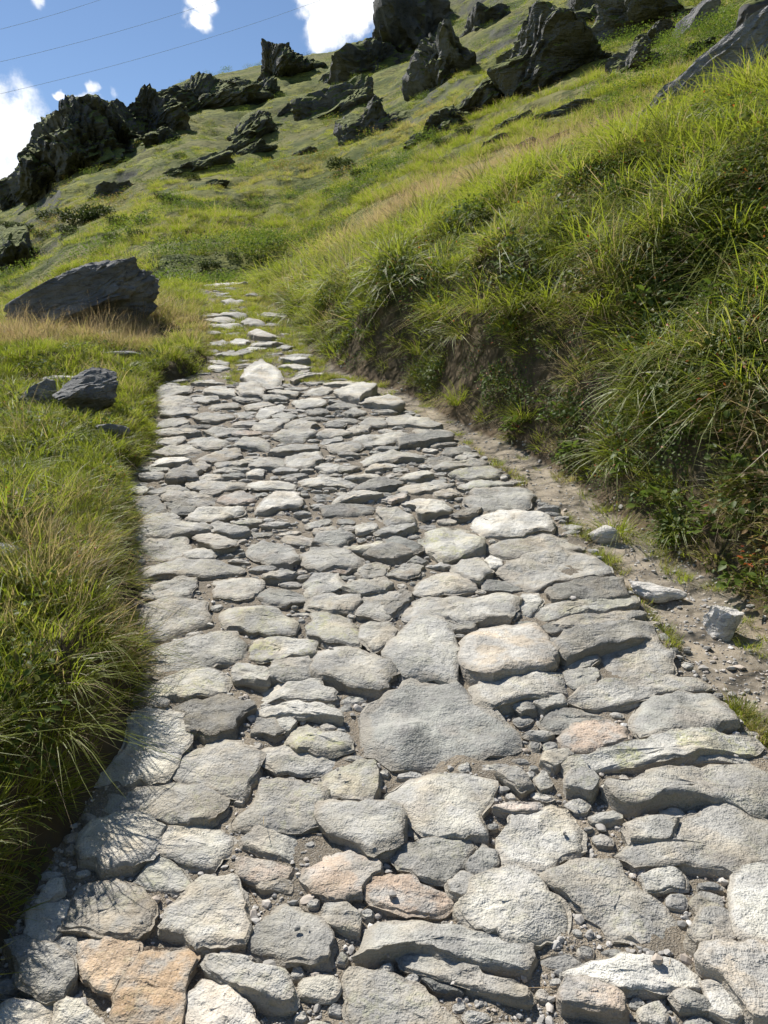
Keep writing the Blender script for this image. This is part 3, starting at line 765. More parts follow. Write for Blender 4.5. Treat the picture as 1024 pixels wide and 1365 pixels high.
#VEG#
# ------------------------------------------------------------------ rocks and crags
def ico(sub):
    bm = bmesh.new(); bmesh.ops.create_icosphere(bm, subdivisions=sub, radius=1)
    V = np.array([v.co[:] for v in bm.verts]); Fc = np.array([[v.index for v in f.verts] for f in bm.faces]); bm.free(); return V, Fc
ICO = {k: ico(k) for k in (1, 2, 3, 4, 5, 6)}
def rock_mesh(name, radii, seed, sub=4, rough=.35, freq=1.3, blocky=.5, taper=0.0, mat=None, flat=False, planes=12, cliff=False):
    V, Fc = ICO[sub]; r_ = random.Random(seed); V = V.copy()
    # chop the ball with random planes for broken faces
    for _ in range(planes):
        n = Vector((r_.gauss(0, 1), r_.gauss(0, 1), r_.gauss(0, .8))).normalized(); d = r_.uniform(.52, .86)
        s_ = V @ np.array(n); ex = np.maximum(0, s_ - d); V = V - ex[:, None] * np.array(n) * .93
    q = V * freq + np.array([seed * 3.1, seed * 1.7, seed * .7])
    h = 1.0 * pn3(q * .8, seed)
    am = .42
    for o_ in range(5 if sub > 3 else 3):                    # broken ridges, finer and finer
        f_ = 1.7 * 2.05 ** o_
        n_ = pn3(q * np.array([f_, f_, f_ * (.6 if cliff else 1)]) + o_ * 7.3, seed + o_)
        h = h + am * (.28 - np.abs(n_)); am *= .56
    k_ = (V[:, 2] * 1.0 - V[:, 0] * .45) * 5.5 + 2.2 * pn3(q * 1.6, seed + 20); fr_ = k_ - np.floor(k_)
    h = h + blocky * .13 * (sm(fr_, 0, .25) - fr_)             # ledges along the bedding
    out = V * (1 + h * rough)[:, None]
    if cliff:                                                # no overhang: the foot spreads into the slope
        lo = np.maximum(0, -out[:, 2]); out[:, :2] *= (1 + .35 * lo)[:, None]
    tp = 1 + taper * out[:, 0]
    out[:, 2] *= tp; out[:, 1] *= tp
    out *= np.array(radii)
    for _ in range(0):                    # soften the cell steps a little
        acc_ = np.zeros_like(out); cnt = np.zeros(len(out))
        for a_, b_ in ((0, 1), (1, 2), (2, 0)):
            np.add.at(acc_, Fc[:, a_], out[Fc[:, b_]]); np.add.at(cnt, Fc[:, a_], 1)
        out = .6 * out + .4 * acc_ / cnt[:, None]
    me = mesh_np(name, out, None, Fc, smooth=not flat)
    if not flat: me.set_sharp_from_angle(angle=R(28))
    me.materials.append(mat); return me
ROCKS = []
def place_rock(name, px, py, wpx, hpx, seed, mat, label, cat='rock', group=None, roll=0, depth=.7, sink=.25, dist=None, clear=.8, **kw):
    """a rock standing on the ground where the photo shows its foot"""
    p = hit(px, py)
    if dist:
        d = ray(px, py); d = d / math.hypot(d[0], d[1]) * dist; p = Vector((d[0], d[1], CAM_H + d[2]))
    r3 = (p - Vector((0, 0, CAM_H))).length; u = r3 / FPX
    dr = wpx * u / 2 * depth
    if name == 'crag': dr = max(dr * .6, hpx * u * 1.0)
    me = rock_mesh(name, (wpx * u / 2, dr, hpx * u / 2), seed, mat=mat, **kw)
    o = link(name, me, None, None, label, cat, group)
    azm = math.atan2(p.x, p.y)
    o.rotation_euler = (Matrix.Rotation(-azm, 3, 'Z') @ Matrix.Rotation(R(-roll), 3, 'Y')).to_euler()
    if name == 'crag':
        back = Vector((p.x, p.y, 0)).normalized() * dr * .85
        o.location = p + back + Vector((0, 0, hpx * u * .20))
    else: o.location = p + (Vector((0, 0, hpx * u / 2 * (1 - 2 * sink))) if not dist else Vector())
    ROCKS.append((p.x, p.y, wpx * u / 2 * clear))
    return o
# beside the path
place_rock('boulder', 116, 556, 88, 62, 4, M_BOULDER, 'larger pointed grey boulder of the two on the grassy verge beside the path', roll=8, sub=5, rough=.45, taper=-.12, sink=.08, depth=.8, blocky=1.6, planes=14)
place_rock('boulder', 58, 548, 58, 44, 9, M_BOULDER, 'smaller dark hollow boulder beside the pointed one on the verge', sub=4, rough=.4, sink=.1, blocky=.6)
place_rock('boulder', 98, 414, 225, 72, 13, M_BOULDER, 'long dark rock slab rising out of the dry grass verge', roll=22, sub=6, rough=.5, taper=.42, dist=9.3, depth=.3, blocky=1.1, freq=1.8, clear=.2, planes=7)
place_rock('verge_stone', 172, 478, 66, 12, 15, M_BOULDER, 'flat grey stone half sunk in the verge grass behind the boulders', sub=3, rough=.25, sink=.25, depth=.9)
place_rock('verge_stone', 92, 512, 70, 20, 16, M_PALE, 'flat pale stone lying behind the pointed boulder', sub=3, rough=.25, sink=.45, depth=.9)
place_rock('verge_stone', 2, 742, 56, 22, 17, M_PALE, 'pale flat stone almost hidden in lush verge grass', sub=3, rough=.25, sink=.3, depth=.9)
place_rock('verge_stone', 148, 580, 44, 22, 18, M_BOULDER, 'grey flat stone in the grass just below the pointed boulder', sub=3, rough=.25, sink=.3, depth=.9)
place_rock('gutter_stone', 806, 722, 38, 26, 21, M_PALE, 'rounded pale stone at the foot of the bank in the gutter', sub=3, rough=.2, sink=.2, planes=3, blocky=.2)
place_rock('gutter_stone', 874, 795, 54, 24, 22, M_PALE, 'low cream stone with a dark hollow lying in the gutter', sub=4, rough=.55, sink=.25, roll=-8, planes=6)
place_rock('gutter_stone', 962, 848, 44, 54, 26, M_PALE, 'upright pale grey stone set against the bank foot', sub=4, rough=.55, sink=.22, depth=.8, planes=10, roll=12, blocky=1.5)
place_rock('rock_outcrop', 978, 112, 270, 92, 31, M_OUTCROP, 'long tilted grey rock slab with split layers on the grassy bank', 'rock', roll=32, sub=6, rough=.5, depth=.28, blocky=1.3, freq=1.8, taper=.08, dist=9.6, clear=.35, planes=7)
place_rock('rock_outcrop', 1012, 36, 50, 46, 33, M_CRAG, 'small dark block perched above the tilted slab', sub=4, rough=.5, dist=10.3, blocky=1)
place_rock('rock_outcrop', 925, 42, 60, 30, 34, M_OUTCROP, 'pale shattered rock patch beyond the tilted slab', roll=40, sub=4, rough=.6, sink=.3, blocky=1, depth=.4)
CR = 'crags on the mountainside'
crag = lambda px, py, w_, h_, sd_, roll=25, label=None, group=CR, sub=5, **kw: place_rock('crag', px, py, w_ * 1.22, h_ * 1.25, sd_, M_CRAG, label, 'crag', group, roll=roll, sub=sub, cliff=True, rough=kw.pop('rough', .85), blocky=1.0, sink=kw.pop('sink', .34), depth=kw.pop('depth', .5), freq=kw.pop('freq', 1.9), **kw)
SKY_C = [(35, 262, 60, 30, 40, 'lowest jagged tooth where the skyline ridge meets the big white cloud'), (75, 243, 80, 70, 35, 'steep dark ridge cliff standing against the edge of the big white cloud'),
         (112, 225, 90, 84, 30, 'tallest dark cliff of the skyline ridge, under the small white cloud'), (160, 205, 110, 80, 30, 'broad craggy cliff on the skyline ridge, next uphill from the tallest ridge cliff'),
         (200, 182, 90, 60, 30, 'dark ledged cliff in the middle of the skyline ridge row'), (262, 148, 90, 50, 30, 'low cliff band on the skyline ridge under the lowest power cable'),
         (312, 140, 70, 50, 35, 'grassy-topped cliff next to last along the skyline ridge row'), (372, 100, 60, 46, 35, 'dark knob at the upper end of the skyline ridge row')]
for i, (a, b, c_, d_, e, lb) in enumerate(SKY_C):
    crag(a, b, c_, d_, 100 + i, e, lb, 'cliffs along the skyline ridge', sub=6)
crag(752, 105, 160, 112, 130, 25, 'largest crag on the mountain, a black shaded face above a green ledge', None, sub=6, depth=.6, rough=.6)
crag(690, 122, 100, 64, 131, 25, 'dark shaded crag leaning against the foot of the largest crag', None, sub=5)
crag(492, 98, 90, 62, 132, 30, 'dark crag breaking the skyline just below the top cloud', None, sub=5)
crag(868, 34, 120, 60, 133, 10, 'broad dark crag band high above the tilted slab', None, sub=5)
SMALL = [(450, 152, 104, 46, 28, 'long slanting crag below the crag that breaks the skyline'), (498, 182, 66, 52, 35, 'wedge-shaped crag under the end of the long slanting crag'), (560, 60, 90, 80, 40, 'high crag on the skyline where the ridge leaves the sky'),
         (600, 105, 60, 80, 40, 'tall narrow crag between the skyline crag and the largest crag'), (640, 150, 80, 50, 30, 'rubbly crag downhill from the dark crag leaning on the largest one'), (600, 172, 46, 34, 20, 'small broken crag at the foot of the rubbly crag'),
         (335, 182, 74, 34, 30, 'lone flat-topped crag in the middle of the open grass slope'), (352, 132, 40, 24, 20, 'small crag uphill of the lone flat-topped crag'), (338, 205, 40, 14, 20, None), (215, 192, 44, 26, 25, 'small crag just below the skyline ridge cliffs'),
         (150, 262, 40, 18, 20, None), (270, 226, 54, 20, 20, None), (318, 208, 30, 16, 20, None), (410, 205, 26, 12, 10, None), (846, 92, 60, 36, 15, 'dark stepped crag between the largest crag and the tilted slab'), (800, 30, 80, 50, 20, 'crag adjoining the largest crag on its uphill side'),
         (872, 60, 40, 26, 10, 'small crag under the broad dark crag band'), (735, 200, 56, 22, 15, 'low grey rock at the brow of the bank below the largest crag'), (706, 202, 30, 16, 15, 'small rock next to the low grey rock on the brow'), (665, 190, 40, 16, 15, None), (760, 152, 60, 14, 10, 'flat dark ledge below the largest crag'),
         (12, 372, 60, 74, 10, 'dark shaded rock face in the hollow behind the long slab'), (640, 40, 60, 50, 35, 'grassy crag above the tall narrow crag'), (930, 72, 30, 14, 20, 'small dark rock in the grass just beyond the tilted slab'), (520, 60, 60, 40, 35, 'crag beside the top cloud, uphill of the one that breaks the skyline'), (395, 150, 40, 20, 30, 'small crag at the lower end of the long slanting crag'),
         (285, 250, 34, 12, 15, None), (240, 232, 30, 10, 15, None), (560, 190, 34, 14, 15, None), (690, 165, 40, 14, 15, None)]
for i, (a, b, c_, d_, e, lb) in enumerate(SMALL):
    crag(a, b, c_, d_, 200 + i, e, lb or 'low rock barely rising from the open grass slope', CR)

# ------------------------------------------------------------------ plant meshes
def blades(n, rad, hmin, hmax, wd, lean, curl, seed, seg=4, droop=.0):
    g = np.random.default_rng(seed)
    a = g.uniform(0, 2 * np.pi, n); rr_ = rad * np.sqrt(g.uniform(0, 1, n))
    x0, y0 = rr_ * np.cos(a), rr_ * np.sin(a)
    d = a + g.normal(0, .7, n); h = g.uniform(hmin, hmax, n); ln = np.abs(g.normal(lean, lean * .5, n)); cu = np.abs(g.normal(curl, curl * .5, n)); wd_ = wd * g.uniform(.6, 1.25, n)
    side = d + np.pi / 2 + g.normal(0, .5, n)
    V = []; T = []
    u = np.linspace(0, 1, seg + 1)
    for k, t_ in enumerate(u):
        out = h * (ln * t_ + cu * t_ * t_); z = h * t_ * np.sqrt(np.maximum(.15, 1 - .35 * (ln + cu * t_) ** 2)) - h * droop * t_ ** 3 * cu
        cx, cy = x0 + np.cos(d) * out, y0 + np.sin(d) * out
        hw = wd_ * .5 * (1 - t_ ** 2.2) * (.7 + .6 * t_)
        if k < seg:
            V.append(np.stack([cx - np.cos(side) * hw, cy - np.sin(side) * hw, z], -1)); V.append(np.stack([cx + np.cos(side) * hw, cy + np.sin(side) * hw, z], -1))
        else: V.append(np.stack([cx, cy, z], -1))
    W = np.stack(V, 1).reshape(-1, 3); m = 2 * seg + 1; b = np.arange(n) * m
    Q = np.concatenate([np.stack([b + 2 * k, b + 2 * k + 1, b + 2 * k + 3, b + 2 * k + 2], -1) for k in range(seg - 1)]) if seg > 1 else np.zeros((0, 4), int)
    T = np.stack([b + 2 * seg - 2, b + 2 * seg - 1, b + 2 * seg], -1)
    return W, Q, T
def leaves(n, rad, hmax, size, seed, narrow=.6, up=.5):
    """ovate leaves on short stalks, each a folded six-sided face"""
    g = np.random.default_rng(seed); V, T = [], []
    for i in range(n):
        a = g.uniform(0, 6.283); h = hmax * g.uniform(.25, 1); q = rad * math.sqrt(g.uniform(.02, 1)); L = size * g.uniform(.6, 1.3); W = L * narrow
        c0 = np.array([q * math.cos(a), q * math.sin(a), h]); dd = a + g.normal(0, .8); tilt = g.normal(up - .4, .4)
        f = np.array([math.cos(dd) * math.cos(tilt), math.sin(dd) * math.cos(tilt), math.sin(tilt)]); s_ = np.array([-math.sin(dd), math.cos(dd), g.normal(0, .25)]); nn = np.cross(f, s_)
        b = len(V)
        for (l_, w_, z_) in ((0, 0, 0), (.35, -.5, .08), (.35, 0, -.02), (.35, .5, .08), (.72, -.38, .03), (.72, 0, -.05), (.72, .38, .03), (1, 0, -.14)):
            V.append(c0 + f * L * l_ + s_ * W * w_ + nn * L * z_)
        T += [(b, b + 2, b + 1), (b, b + 3, b + 2), (b + 1, b + 2, b + 5), (b + 1, b + 5, b + 4), (b + 2, b + 3, b + 6), (b + 2, b + 6, b + 5), (b + 4, b + 5, b + 7), (b + 5, b + 6, b + 7)]
    return np.array(V), np.zeros((0, 4), int), np.array(T)
def join(parts):
    V, Q, T, mi, o = [], [], [], [], 0
    qm, tm = [], []
    for (v, q, t_), m in parts:
        V.append(v); Q.append(q + o); T.append(t_ + o); qm += [m] * len(q); tm += [m] * len(t_); o += len(v)
    return np.concatenate(V), np.concatenate(Q).astype(int), np.concatenate(T).astype(int), np.array(qm + tm, np.int32)
def plant_mesh(name, parts, mats):
    V, Q, T, mi = join(parts); me = mesh_np(name, V, Q, T)
    for m in mats: me.materials.append(m)
    me.polygons.foreach_set('material_index', mi); return me
SRC = lambda me: bpy.data.objects.new(me.name, me)       # not linked to the scene: only a pattern for the scatter
GR3 = [M_GRASS, M_DRY, M_HERB]
short = [SRC(plant_mesh('short_grass', [(blades(92, .105, .045, .125, .0055, .35, .5, 10 + k, 3), 0), (blades(12, .10, .05, .12, .004, .4, .5, 40 + k, 3), 1)], GR3)) for k in range(4)]
longg = [SRC(plant_mesh('long_grass', [(blades(80, .10, .10, .30, .0060, .35, .75, 20 + k, 4, .25), 0), (blades(12, .1, .1, .28, .004, .5, .7, 50 + k, 4, .3), 1)], GR3)) for k in range(3)]
dryg = [SRC(plant_mesh('dry_grass', [(blades(40, .10, .08, .22, .0035, .3, .6, 60 + k, 3), 1), (blades(26, .10, .06, .17, .005, .35, .5, 65 + k, 3), 0),
                                    (blades(22, .10, .18, .36, .0022, .2, .35, 70 + k, 3), 1)], GR3)) for k in range(2)]
herb = [SRC(plant_mesh('herb', [(leaves(62, .12, .10, .032, 80 + k), 2), (blades(20, .10, .06, .13, .0045, .35, .5, 85 + k, 3), 0)], GR3)) for k in range(3)]
heath = [SRC(plant_mesh('heath', [(leaves(130, .13, .12, .017, 90 + k, .55, .8), 0)] + ([(leaves(5, .12, .13, .02, 95 + k), 1)] if k == 0 else []), [M_HERB, M_RED])) for k in range(2)]
tuss = [SRC(plant_mesh('tussock', [(blades(150, .30, .10, .26, .012, .5, .7, 110 + k, 2), 0), (blades(26, .28, .16, .32, .008, .4, .5, 115 + k, 2), 1)], GR3)) for k in range(3)]
VARIANTS = short + longg + dryg + herb + heath + tuss
I_SHORT, I_LONG, I_DRY, I_HERB, I_HEATH, I_TUSS = [0, 1, 2, 3], [4, 5, 6], [7, 8], [9, 10, 11], [12, 13], [14, 15, 16]

def scatter(name, P, rot, scl, vid, tint, variants, kind='stuff'):
    me = mesh_np(name, P)
    a = me.attributes.new('rot', 'FLOAT_VECTOR', 'POINT'); a.data.foreach_set('vector', np.asarray(rot, np.float32).ravel())
    fattr(me, 'scl', scl); fattr(me, 'tint', tint)
    a = me.attributes.new('vid', 'INT', 'POINT'); a.data.foreach_set('value', np.asarray(vid, np.int32))
    o = link(name, me, kind=kind)
    ng = bpy.data.node_groups.new(name, 'GeometryNodeTree')
    ng.interface.new_socket('Geometry', in_out='INPUT', socket_type='NodeSocketGeometry'); ng.interface.new_socket('Geometry', in_out='OUTPUT', socket_type='NodeSocketGeometry')
    N, Lk = ng.nodes, ng.links
    gi, go = N.new('NodeGroupInput'), N.new('NodeGroupOutput'); jn = N.new('GeometryNodeJoinGeometry')
    def named(n_, typ):
        q = N.new('GeometryNodeInputNamedAttribute'); q.data_type = typ; q.inputs['Name'].default_value = n_
        return [s_ for s_ in q.outputs if s_.enabled and s_.name == 'Attribute'][0]
    er = N.new('FunctionNodeEulerToRotation'); Lk.new(named('rot', 'FLOAT_VECTOR'), er.inputs[0])
    sc2 = named('scl', 'FLOAT'); vi = named('vid', 'INT')
    for k in sorted(set(int(v) for v in vid)):
        oi = N.new('GeometryNodeObjectInfo'); oi.inputs['Object'].default_value = variants[k]; oi.transform_space = 'ORIGINAL'
        cp = N.new('FunctionNodeCompare'); cp.data_type = 'INT'; cp.operation = 'EQUAL'
        Lk.new(vi, [s_ for s_ in cp.inputs if s_.enabled][0]); [s_ for s_ in cp.inputs if s_.enabled][1].default_value = k
        ip = N.new('GeometryNodeInstanceOnPoints')
        Lk.new(gi.outputs[0], ip.inputs['Points']); Lk.new(cp.outputs[0], ip.inputs['Selection']); Lk.new(oi.outputs['Geometry'], ip.inputs['Instance'])
        Lk.new(er.outputs[0], ip.inputs['Rotation']); Lk.new(sc2, ip.inputs['Scale']); Lk.new(ip.outputs[0], jn.inputs[0])
    Lk.new(jn.outputs[0], go.inputs[0])
    md = o.modifiers.new('scatter', 'NODES'); md.node_group = ng
    return o
def tilt_euler(x, y, amount, g, jitter=.18):
    """plants lean part of the way from upright towards the slope's normal"""
    e = .08; gx = (terr(x + e, y) - terr(x - e, y)) / (2 * e); gy = (terr(x, y + e) - terr(x, y - e)) / (2 * e)
    gx = np.clip(gx, -1.6, 1.6); gy = np.clip(gy, -1.6, 1.6)
    n = np.stack([-gx * amount + g.normal(0, jitter, len(x)), -gy * amount + g.normal(0, jitter, len(x)), np.ones(len(x))], -1); n /= np.linalg.norm(n, axis=1)[:, None]
    yaw = g.uniform(0, 2 * np.pi, len(x))
    a = np.stack([np.cos(yaw), np.sin(yaw), np.zeros(len(x))], -1); a -= n * (a * n).sum(1)[:, None]; a /= np.linalg.norm(a, axis=1)[:, None]
    b = np.cross(n, a)                                     # columns a, b, n
    ry = np.arcsin(np.clip(-a[:, 2], -1, 1)); rx = np.arctan2(b[:, 2], n[:, 2]); rz = np.arctan2(a[:, 1], a[:, 0])
    return np.stack([rx, ry, rz], -1)
def polar(n, r0, r1, a0, a1, g):
    r = np.exp(g.uniform(math.log(r0), math.log(r1), n)); a = g.uniform(R(a0), R(a1), n); return r * np.sin(a), r * np.cos(a), r
def pick(lists, probs, g):
    """choose a variant for every point from per-point weights"""
    W = np.cumsum(np.stack(probs, 1), 1); W /= W[:, -1:]; u = g.uniform(0, 1, len(W)); ci = (u[:, None] > W).sum(1)
    out = np.zeros(len(W), int)
    for k, L in enumerate(lists): m = ci == k; out[m] = np.array(L)[g.integers(0, len(L), m.sum())]
    return out
g = np.random.default_rng(5)
def clear_of_rocks(x, y):
    m = np.ones(len(x), bool)
    for a, b_, c_ in ROCKS: m &= (x - a) ** 2 + (y - b_) ** 2 > c_ * c_
    return m
# near grass: verge and bank
x, y, r = polar(34000, .85, 24, -41, 41, g)
k_ = g.uniform(0, 1, len(x)) < r * r / 20.0; x, y, r = x[k_], y[k_], r[k_]
x2, y2, r2 = polar(9000, .6, 5, -85, 85, g); k_ = (np.abs(np.arctan2(x2, y2)) > R(41)) & (g.uniform(0, 1, len(x2)) < r2 * r2 / 6)
x, y, r = np.concatenate([x, x2[k_]]), np.concatenate([y, y2[k_]]), np.concatenate([r, r2[k_]])
L_, F_, R_ = xl(y), xf(y), xr(y)
left = L_ - x; right = x - F_
ok = clear_of_rocks(x, y) & ((left > .03) | (right > .04))
cutz = (right > .02) & (right < .36) & (y < 8)
patch = pn(x * 1.7, y * 1.7, 41) + .5 * pn(x * 5, y * 5, 42)
ok &= ~(cutz & (patch + g.normal(0, .15, len(x)) < -.22))
lcut = (left > -.02) & (left < .12) & (y < 3.6); ok &= ~(lcut & (g.uniform(0, 1, len(x)) < .35))
ok &= ~((right > .3) & (patch < -.42) & (g.uniform(0, 1, len(x)) < .7))
x, y, r, left, right, patch, cutz = (q[ok] for q in (x, y, r, left, right, patch, cutz))
def dryness(x, y):
    d = .30 * pn(x * .5, y * .5, 51) + .25 * pn(x * 1.6, y * 1.6, 52) + .18
    rr_ = np.hypot(x, y); a_ = np.degrees(np.arctan2(x, y))
    d = d + .55 * np.exp(-((x + 3.0) / 1.3) ** 2 - ((y - 8.3) / 1.8) ** 2)               # straw patch on the verge by the long rock
    d = d + .95 * sm(rr_, 9.0, 13.0) * sm(a_, -6, 4) * (1 - sm(a_, 14, 24))               # the bank's brow
    d = d + .40 * np.exp(-((x - 1.9) / .5) ** 2 - ((y - 2.9) / .8) ** 2)                  # withered foot of the bank
    return d
dry = dryness(x, y)
isr = right > 0
w_short = np.where(isr, 1.9, 2.8); w_long = np.where(isr, .45 + .7 * (patch > .1), .10) * np.where(cutz, .3, 1)
w_dry = np.clip(dry * 2.2 - .5, 0.03, 3); w_herb = np.where(isr, 1.0 + 1.3 * (patch < -.05), .35) * sm(10 - r, 0, 6)
w_heath = np.where(isr & (r < 9), .6 + .9 * (pn(x, y, 44) > .1), .08)
vid = pick([I_SHORT, I_LONG, I_DRY, I_HERB, I_HEATH], [w_short, w_long, w_dry, w_herb, w_heath], g)
scl = g.uniform(.65, 1.3, len(x)) * (1 + .9 * sm(r, 5, 22)) * np.where(isr, 1.1, .95) * np.where(left > -.01, .66 + .2 * sm(left, 0, .5), 1) * np.where(isr, .55 + .45 * sm(right, .03, .30), 1)
rot = tilt_euler(x, y, .6, g)
z = terr(x, y) - .01
scatter('bank_and_verge_grass', np.stack([x, y, z], -1), rot, scl, vid, dry + g.normal(0, .10, len(x)), VARIANTS)
# grass creeping along the paving's edge and between the far stones
x, y, r = polar(40000, 1.2, 15.5, -30, 34, g); R_, F_, L_ = xr(y), xf(y), xl(y)
strip = (x > R_ - .01) & (x < R_ + .07) & (g.uniform(0, 1, len(x)) < .5) & (pn(x * 3, y * 3, 61) > -.1)
ix = np.clip(((x - OX) / CELL).astype(int), 0, occ.shape[1] - 1); iy = np.clip(((y - OY) / CELL).astype(int), 0, occ.shape[0] - 1)
free = ~occ[iy, ix]
farp = (y > 6.6) & (x > L_) & (x < F_) & free & (pn(x * 2.3, y * 2.3, 62) > -.16 - .22 * sm(y, 7, 11))
litter = (x > F_ - .12) & (x < F_) & (g.uniform(0, 1, len(x)) < .12)
ok = strip | farp | litter
x, y, r = x[ok], y[ok], r[ok]
scatter('path_edge_grass', np.stack([x, y, np.where(x < xr(y), np.array([path_z(a, b) for a, b in zip(x, y)]) - .002, terr(x, y) - .005)], -1), tilt_euler(x, y, .3, g), g.uniform(.22, .5, len(x)) * (1 + .7 * sm(y, 6, 10)), g.integers(0, 4, len(x)), g.uniform(.1, .6, len(x)), VARIANTS)
# tussocks over the far slope
x, y, r = polar(17000, 17, 300, -36, 36, g)
k_ = g.uniform(0, 1, len(x)) < 1.15 - .6 * sm(r, 50, 130); x, y, r = x[k_], y[k_], r[k_]
pt = pn(x / 6, y / 6, 71) + .6 * pn(x / 2.2, y / 2.2, 72)
ok = (pt + g.normal(0, .2, len(x)) > -.15) & clear_of_rocks(x, y); x, y, r, pt = x[ok], y[ok], r[ok], pt[ok]
hn = pn(x / 9, y / 9, 75) + .5 * pn(x / 3, y / 3, 76)
vt = pick([I_TUSS, I_HEATH[1:]], [1 - .8 * sm(r, 70, 120), 2.2 * sm(hn, .12, .3) + .5 * sm(r, 60, 120) * (hn > .0)], g); hs_ = np.where(vt < 14, 3.0 + r / 50, 1.0)
scatter('hillside_grass', np.stack([x, y, terr(x, y) - .03], -1), tilt_euler(x, y, .4, g), hs_ * g.uniform(.7, 1.5, len(x)) * np.minimum(1.25, .75 + r / 85), vt, np.clip(.25 + .5 * pn(x / 25, y / 25, 73) + .3 * pn(x / 5, y / 5, 74), 0, 1), VARIANTS)
# pebbles and grit
PB = []
for k in range(6):
    me = rock_mesh('pebble', (1, random.uniform(.65, 1), random.uniform(.4, .7)), 300 + k, 2 if k < 3 else 1, .3, 1.2, .3, 0, M_PEBBLE, True, 7); PB.append(SRC(me))
st = []
for k in range(2):
    W, Q, T = blades(1, .01, .6, .8, .018, 1.0, .5, 400 + k); W[:, 2] *= .07; st.append(SRC(plant_mesh('straw', [((W, Q, T), 0)], [M_DRY])))
x, y, r = polar(60000, 1.15, 8.5, -34, 36, g); F_, L_ = xf(y), xl(y)
ix = np.clip(((x - OX) / CELL).astype(int), 0, occ.shape[1] - 1); iy = np.clip(((y - OY) / CELL).astype(int), 0, occ.shape[0] - 1)
gut = x > xr(y)
ok = (x > L_ - .02) & (x < F_ + .04) & (~occ[iy, ix] | (g.uniform(0, 1, len(x)) < .004)) & (g.uniform(0, 1, len(x)) < np.where(gut, 1.0, .85))
x, y, r, gut = x[ok], y[ok], r[ok], gut[ok]
on = occ[np.clip(((y - OY) / CELL).astype(int), 0, 1799), np.clip(((x - OX) / CELL).astype(int), 0, 599)]
zz = soil_z(x, y)
zz = np.where(gut, terr(x, y), zz) + np.where(on & ~gut, .03, 0)
s_ = np.exp(g.normal(math.log(.0044), .6, len(x))); s_ = np.clip(s_, .0015, .022)
vid = g.integers(0, 6, len(x)); sw = g.uniform(0, 1, len(x)) < np.where(gut, .12, .025); vid[sw] = 6 + g.integers(0, 2, sw.sum()); s_[sw] = g.uniform(.03, .12, sw.sum())
s_[on & ~sw] *= .7
rot = np.stack([g.normal(0, .25, len(x)), g.normal(0, .25, len(x)), g.uniform(0, 6.28, len(x))], -1)
scatter('gravel', np.stack([x, y, zz + s_ * np.where(sw, 0, .15) + np.where(sw, .006, 0)], -1), rot, s_, vid, g.uniform(0, 1, len(x)), PB + st)

# ------------------------------------------------------------------ single plants one can point to
def thing(name, loc, label, cat, group=None, rz=0, scale=1):
    o = link(name, None, None, None, label, cat, group); o.location = loc; o.rotation_euler = (0, 0, rz); o.scale = (scale,) * 3; o.empty_display_size = .1; return o
tm = [plant_mesh('blades', [(blades(150, .10, .18, .42, .0065, .45, .9, 500 + k, 6, .45), 0)], [M_GRASS]) for k in range(3)]
td = [plant_mesh('dead_blades', [(blades(40, .10, .15, .36, .005, .6, 1.0, 510 + k, 5, .6), 0)], [M_DRY]) for k in range(3)]
def tussock(px, py, sc_, label, k, group=None):
    p = hit(px, py); o = thing('grass_tussock', p - Vector((0, 0, .02)), label, 'grass', group, rz=k * 1.3, scale=sc_)
    link('blades', tm[k % 3], o); link('dead_blades', td[k % 3], o)
TB = 'long arching green grass tussock hanging over the cut bank beside the gutter'
for k, (a, b, s_) in enumerate([(690, 420, 1.2), (735, 405, 1.1), (640, 415, 1.1), (590, 430, 1.0), (800, 420, 1.0), (855, 500, 1.0), (900, 480, 1.0), (560, 470, .8), (610, 540, .8), (700, 560, .7), (1000, 520, 1.1), (960, 560, .8)]):
    tussock(a, b, s_ * .8, TB, k, 'tussocks on the cut bank')
tussock(820, 712, .55, 'green grass tussock at the bank foot behind the rounded pale gutter stone', 3)
tussock(152, 600, .55, 'bright green tussock growing beside the pointed boulder', 1)
tussock(70, 985, .5, 'tall tussock on the shaded edge of the verge, casting a spiky shadow on the stones', 2)
for k, (a, b, s_) in enumerate([(120, 800, .45), (140, 745, .4), (125, 860, .45), (150, 690, .35), (85, 915, .45)]):
    tussock(a, b, s_, 'lush grass tussock overhanging the edge stones from the verge', k, 'tussocks along the verge edge')
hm = [plant_mesh('leaves', [(leaves(60, .13, .16, .05, 600 + k, .75), 0)], [M_HERB]) for k in range(2)]
hs = [plant_mesh('stems', [(blades(18, .06, .08, .16, .004, .6, .4, 610 + k), 0)], [M_STEM]) for k in range(2)]
def leafy(px, py, sc_, label, k, group=None, red=False):
    p = hit(px, py); o = thing('leafy_plant', p - Vector((0, 0, .01)), label, 'plant', group, rz=k * 2.1, scale=sc_)
    link('leaves', hm[k % 2] if not red else rm, o); link('stems', hs[k % 2], o)
rm = plant_mesh('leaves', [(leaves(26, .10, .12, .035, 640, .7), 0)], [M_RED])
for k, (a, b, s_) in enumerate([(745, 575, .9), (770, 620, .8), (850, 640, .9), (880, 690, .9), (960, 720, 1.0), (1005, 660, 1.0), (930, 600, 1.0), (690, 585, .8), (1000, 790, .8), (860, 430, 1.0), (970, 420, 1.0), (920, 360, 1.1)]):
    leafy(a, b, s_, 'low leafy green plant growing on the face of the steep bank', k, 'leafy plants on the bank')
for k, (a, b, s_) in enumerate([(880, 300, .8), (985, 250, .9), (995, 455, .7), (690, 570, .4), (1010, 760, .7), (560, 330, .8), (110, 800, .3)]):
    leafy(a, b, s_, 'small plant with red autumn leaves among the grass', k, 'red-leaved plants', True)
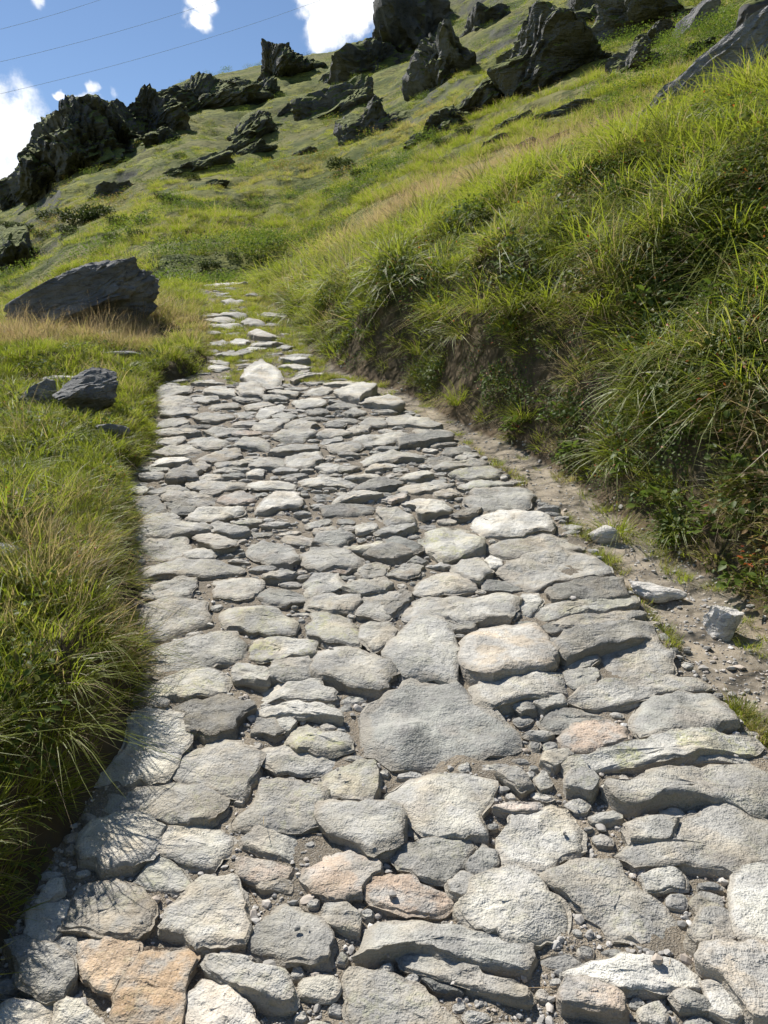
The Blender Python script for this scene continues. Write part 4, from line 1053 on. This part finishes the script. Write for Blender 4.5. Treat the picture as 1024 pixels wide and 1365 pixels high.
# low dark shrubs on the hollow behind the verge and over the lower slope
sm_ = [plant_mesh('foliage', [(leaves(900, 1.0, .7, .15, 700 + k, .6, .7), 0)], [M_SHRUB]) for k in range(3)]
ss_ = [plant_mesh('stems', [(blades(26, .5, .3, .65, .03, .7, .3, 710 + k, 3), 0)], [M_STEM]) for k in range(3)]
for k, (a, b, wpx) in enumerate([(70, 296, 34), (105, 300, 44), (130, 292, 40), (90, 312, 26), (160, 300, 30), (195, 300, 26), (228, 272, 24), (218, 266, 20), (60, 318, 24), (30, 312, 26), (185, 318, 26), (40, 340, 26), (150, 322, 24), (350, 352, 26), (280, 358, 24), (372, 360, 22), (310, 345, 18), (455, 228, 34), (480, 236, 24), (560, 262, 20),
                                (600, 300, 16), (640, 236, 20), (620, 180, 24), (255, 240, 20), (240, 212, 16), (420, 330, 16), (440, 260, 18), (590, 195, 22), (780, 285, 1), (10, 305, 22)]):
    if wpx < 5: continue
    p = hit(a, b); u = p.length / FPX
    o = thing('low_shrub', p - Vector((0, 0, .05 * wpx * u)), 'low dark evergreen shrub in the hollow behind the long rock slab' if a < 240 else 'low dark shrub just beyond the crest where the path ends' if b > 340 else 'low dark shrub scattered on the open grass slope', 'shrub', 'low shrubs in the hollow' if a < 240 else 'shrubs beyond the crest' if b > 340 else 'low shrubs on the slope', rz=k, scale=wpx * u / 2)
    link('foliage', sm_[k % 3], o); link('stems', ss_[k % 3], o)

# ------------------------------------------------------------------ power cables high over the valley
def cable(p0, d0, p1, d1, label):
    a = ray(*p0); b = ray(*p1); a = Vector(a / np.linalg.norm(a) * d0) + Vector((0, 0, CAM_H)); b = Vector(b / np.linalg.norm(b) * d1) + Vector((0, 0, CAM_H))
    bm = bmesh.new(); rings = []
    for i in range(25):
        t_ = i / 24; p = a.lerp(b, t_) - Vector((0, 0, 1.2 * 4 * t_ * (1 - t_)))
        rings.append([bm.verts.new(p + Vector((0, 0.010 * math.cos(k * 1.257), 0.010 * math.sin(k * 1.257)))) for k in range(5)])
    for r0, r1 in zip(rings, rings[1:]):
        for k in range(5): bm.faces.new((r0[k], r0[(k + 1) % 5], r1[(k + 1) % 5], r1[k]))
    me = bpy.data.meshes.new('power_cable'); bm.to_mesh(me); bm.free()
    link('power_cable', me, None, M_CABLE, label, 'cable', 'power cables')
cable((-260, 178), 62, (540, -45), 85, 'lowest of three thin power cables, passing just above the small cloud')
cable((-260, 134), 62, (470, -70), 85, 'middle one of three thin power cables crossing the blue sky')
cable((-260, 88), 62, (300, -70), 85, 'topmost of three thin power cables, cutting the corner of the sky')
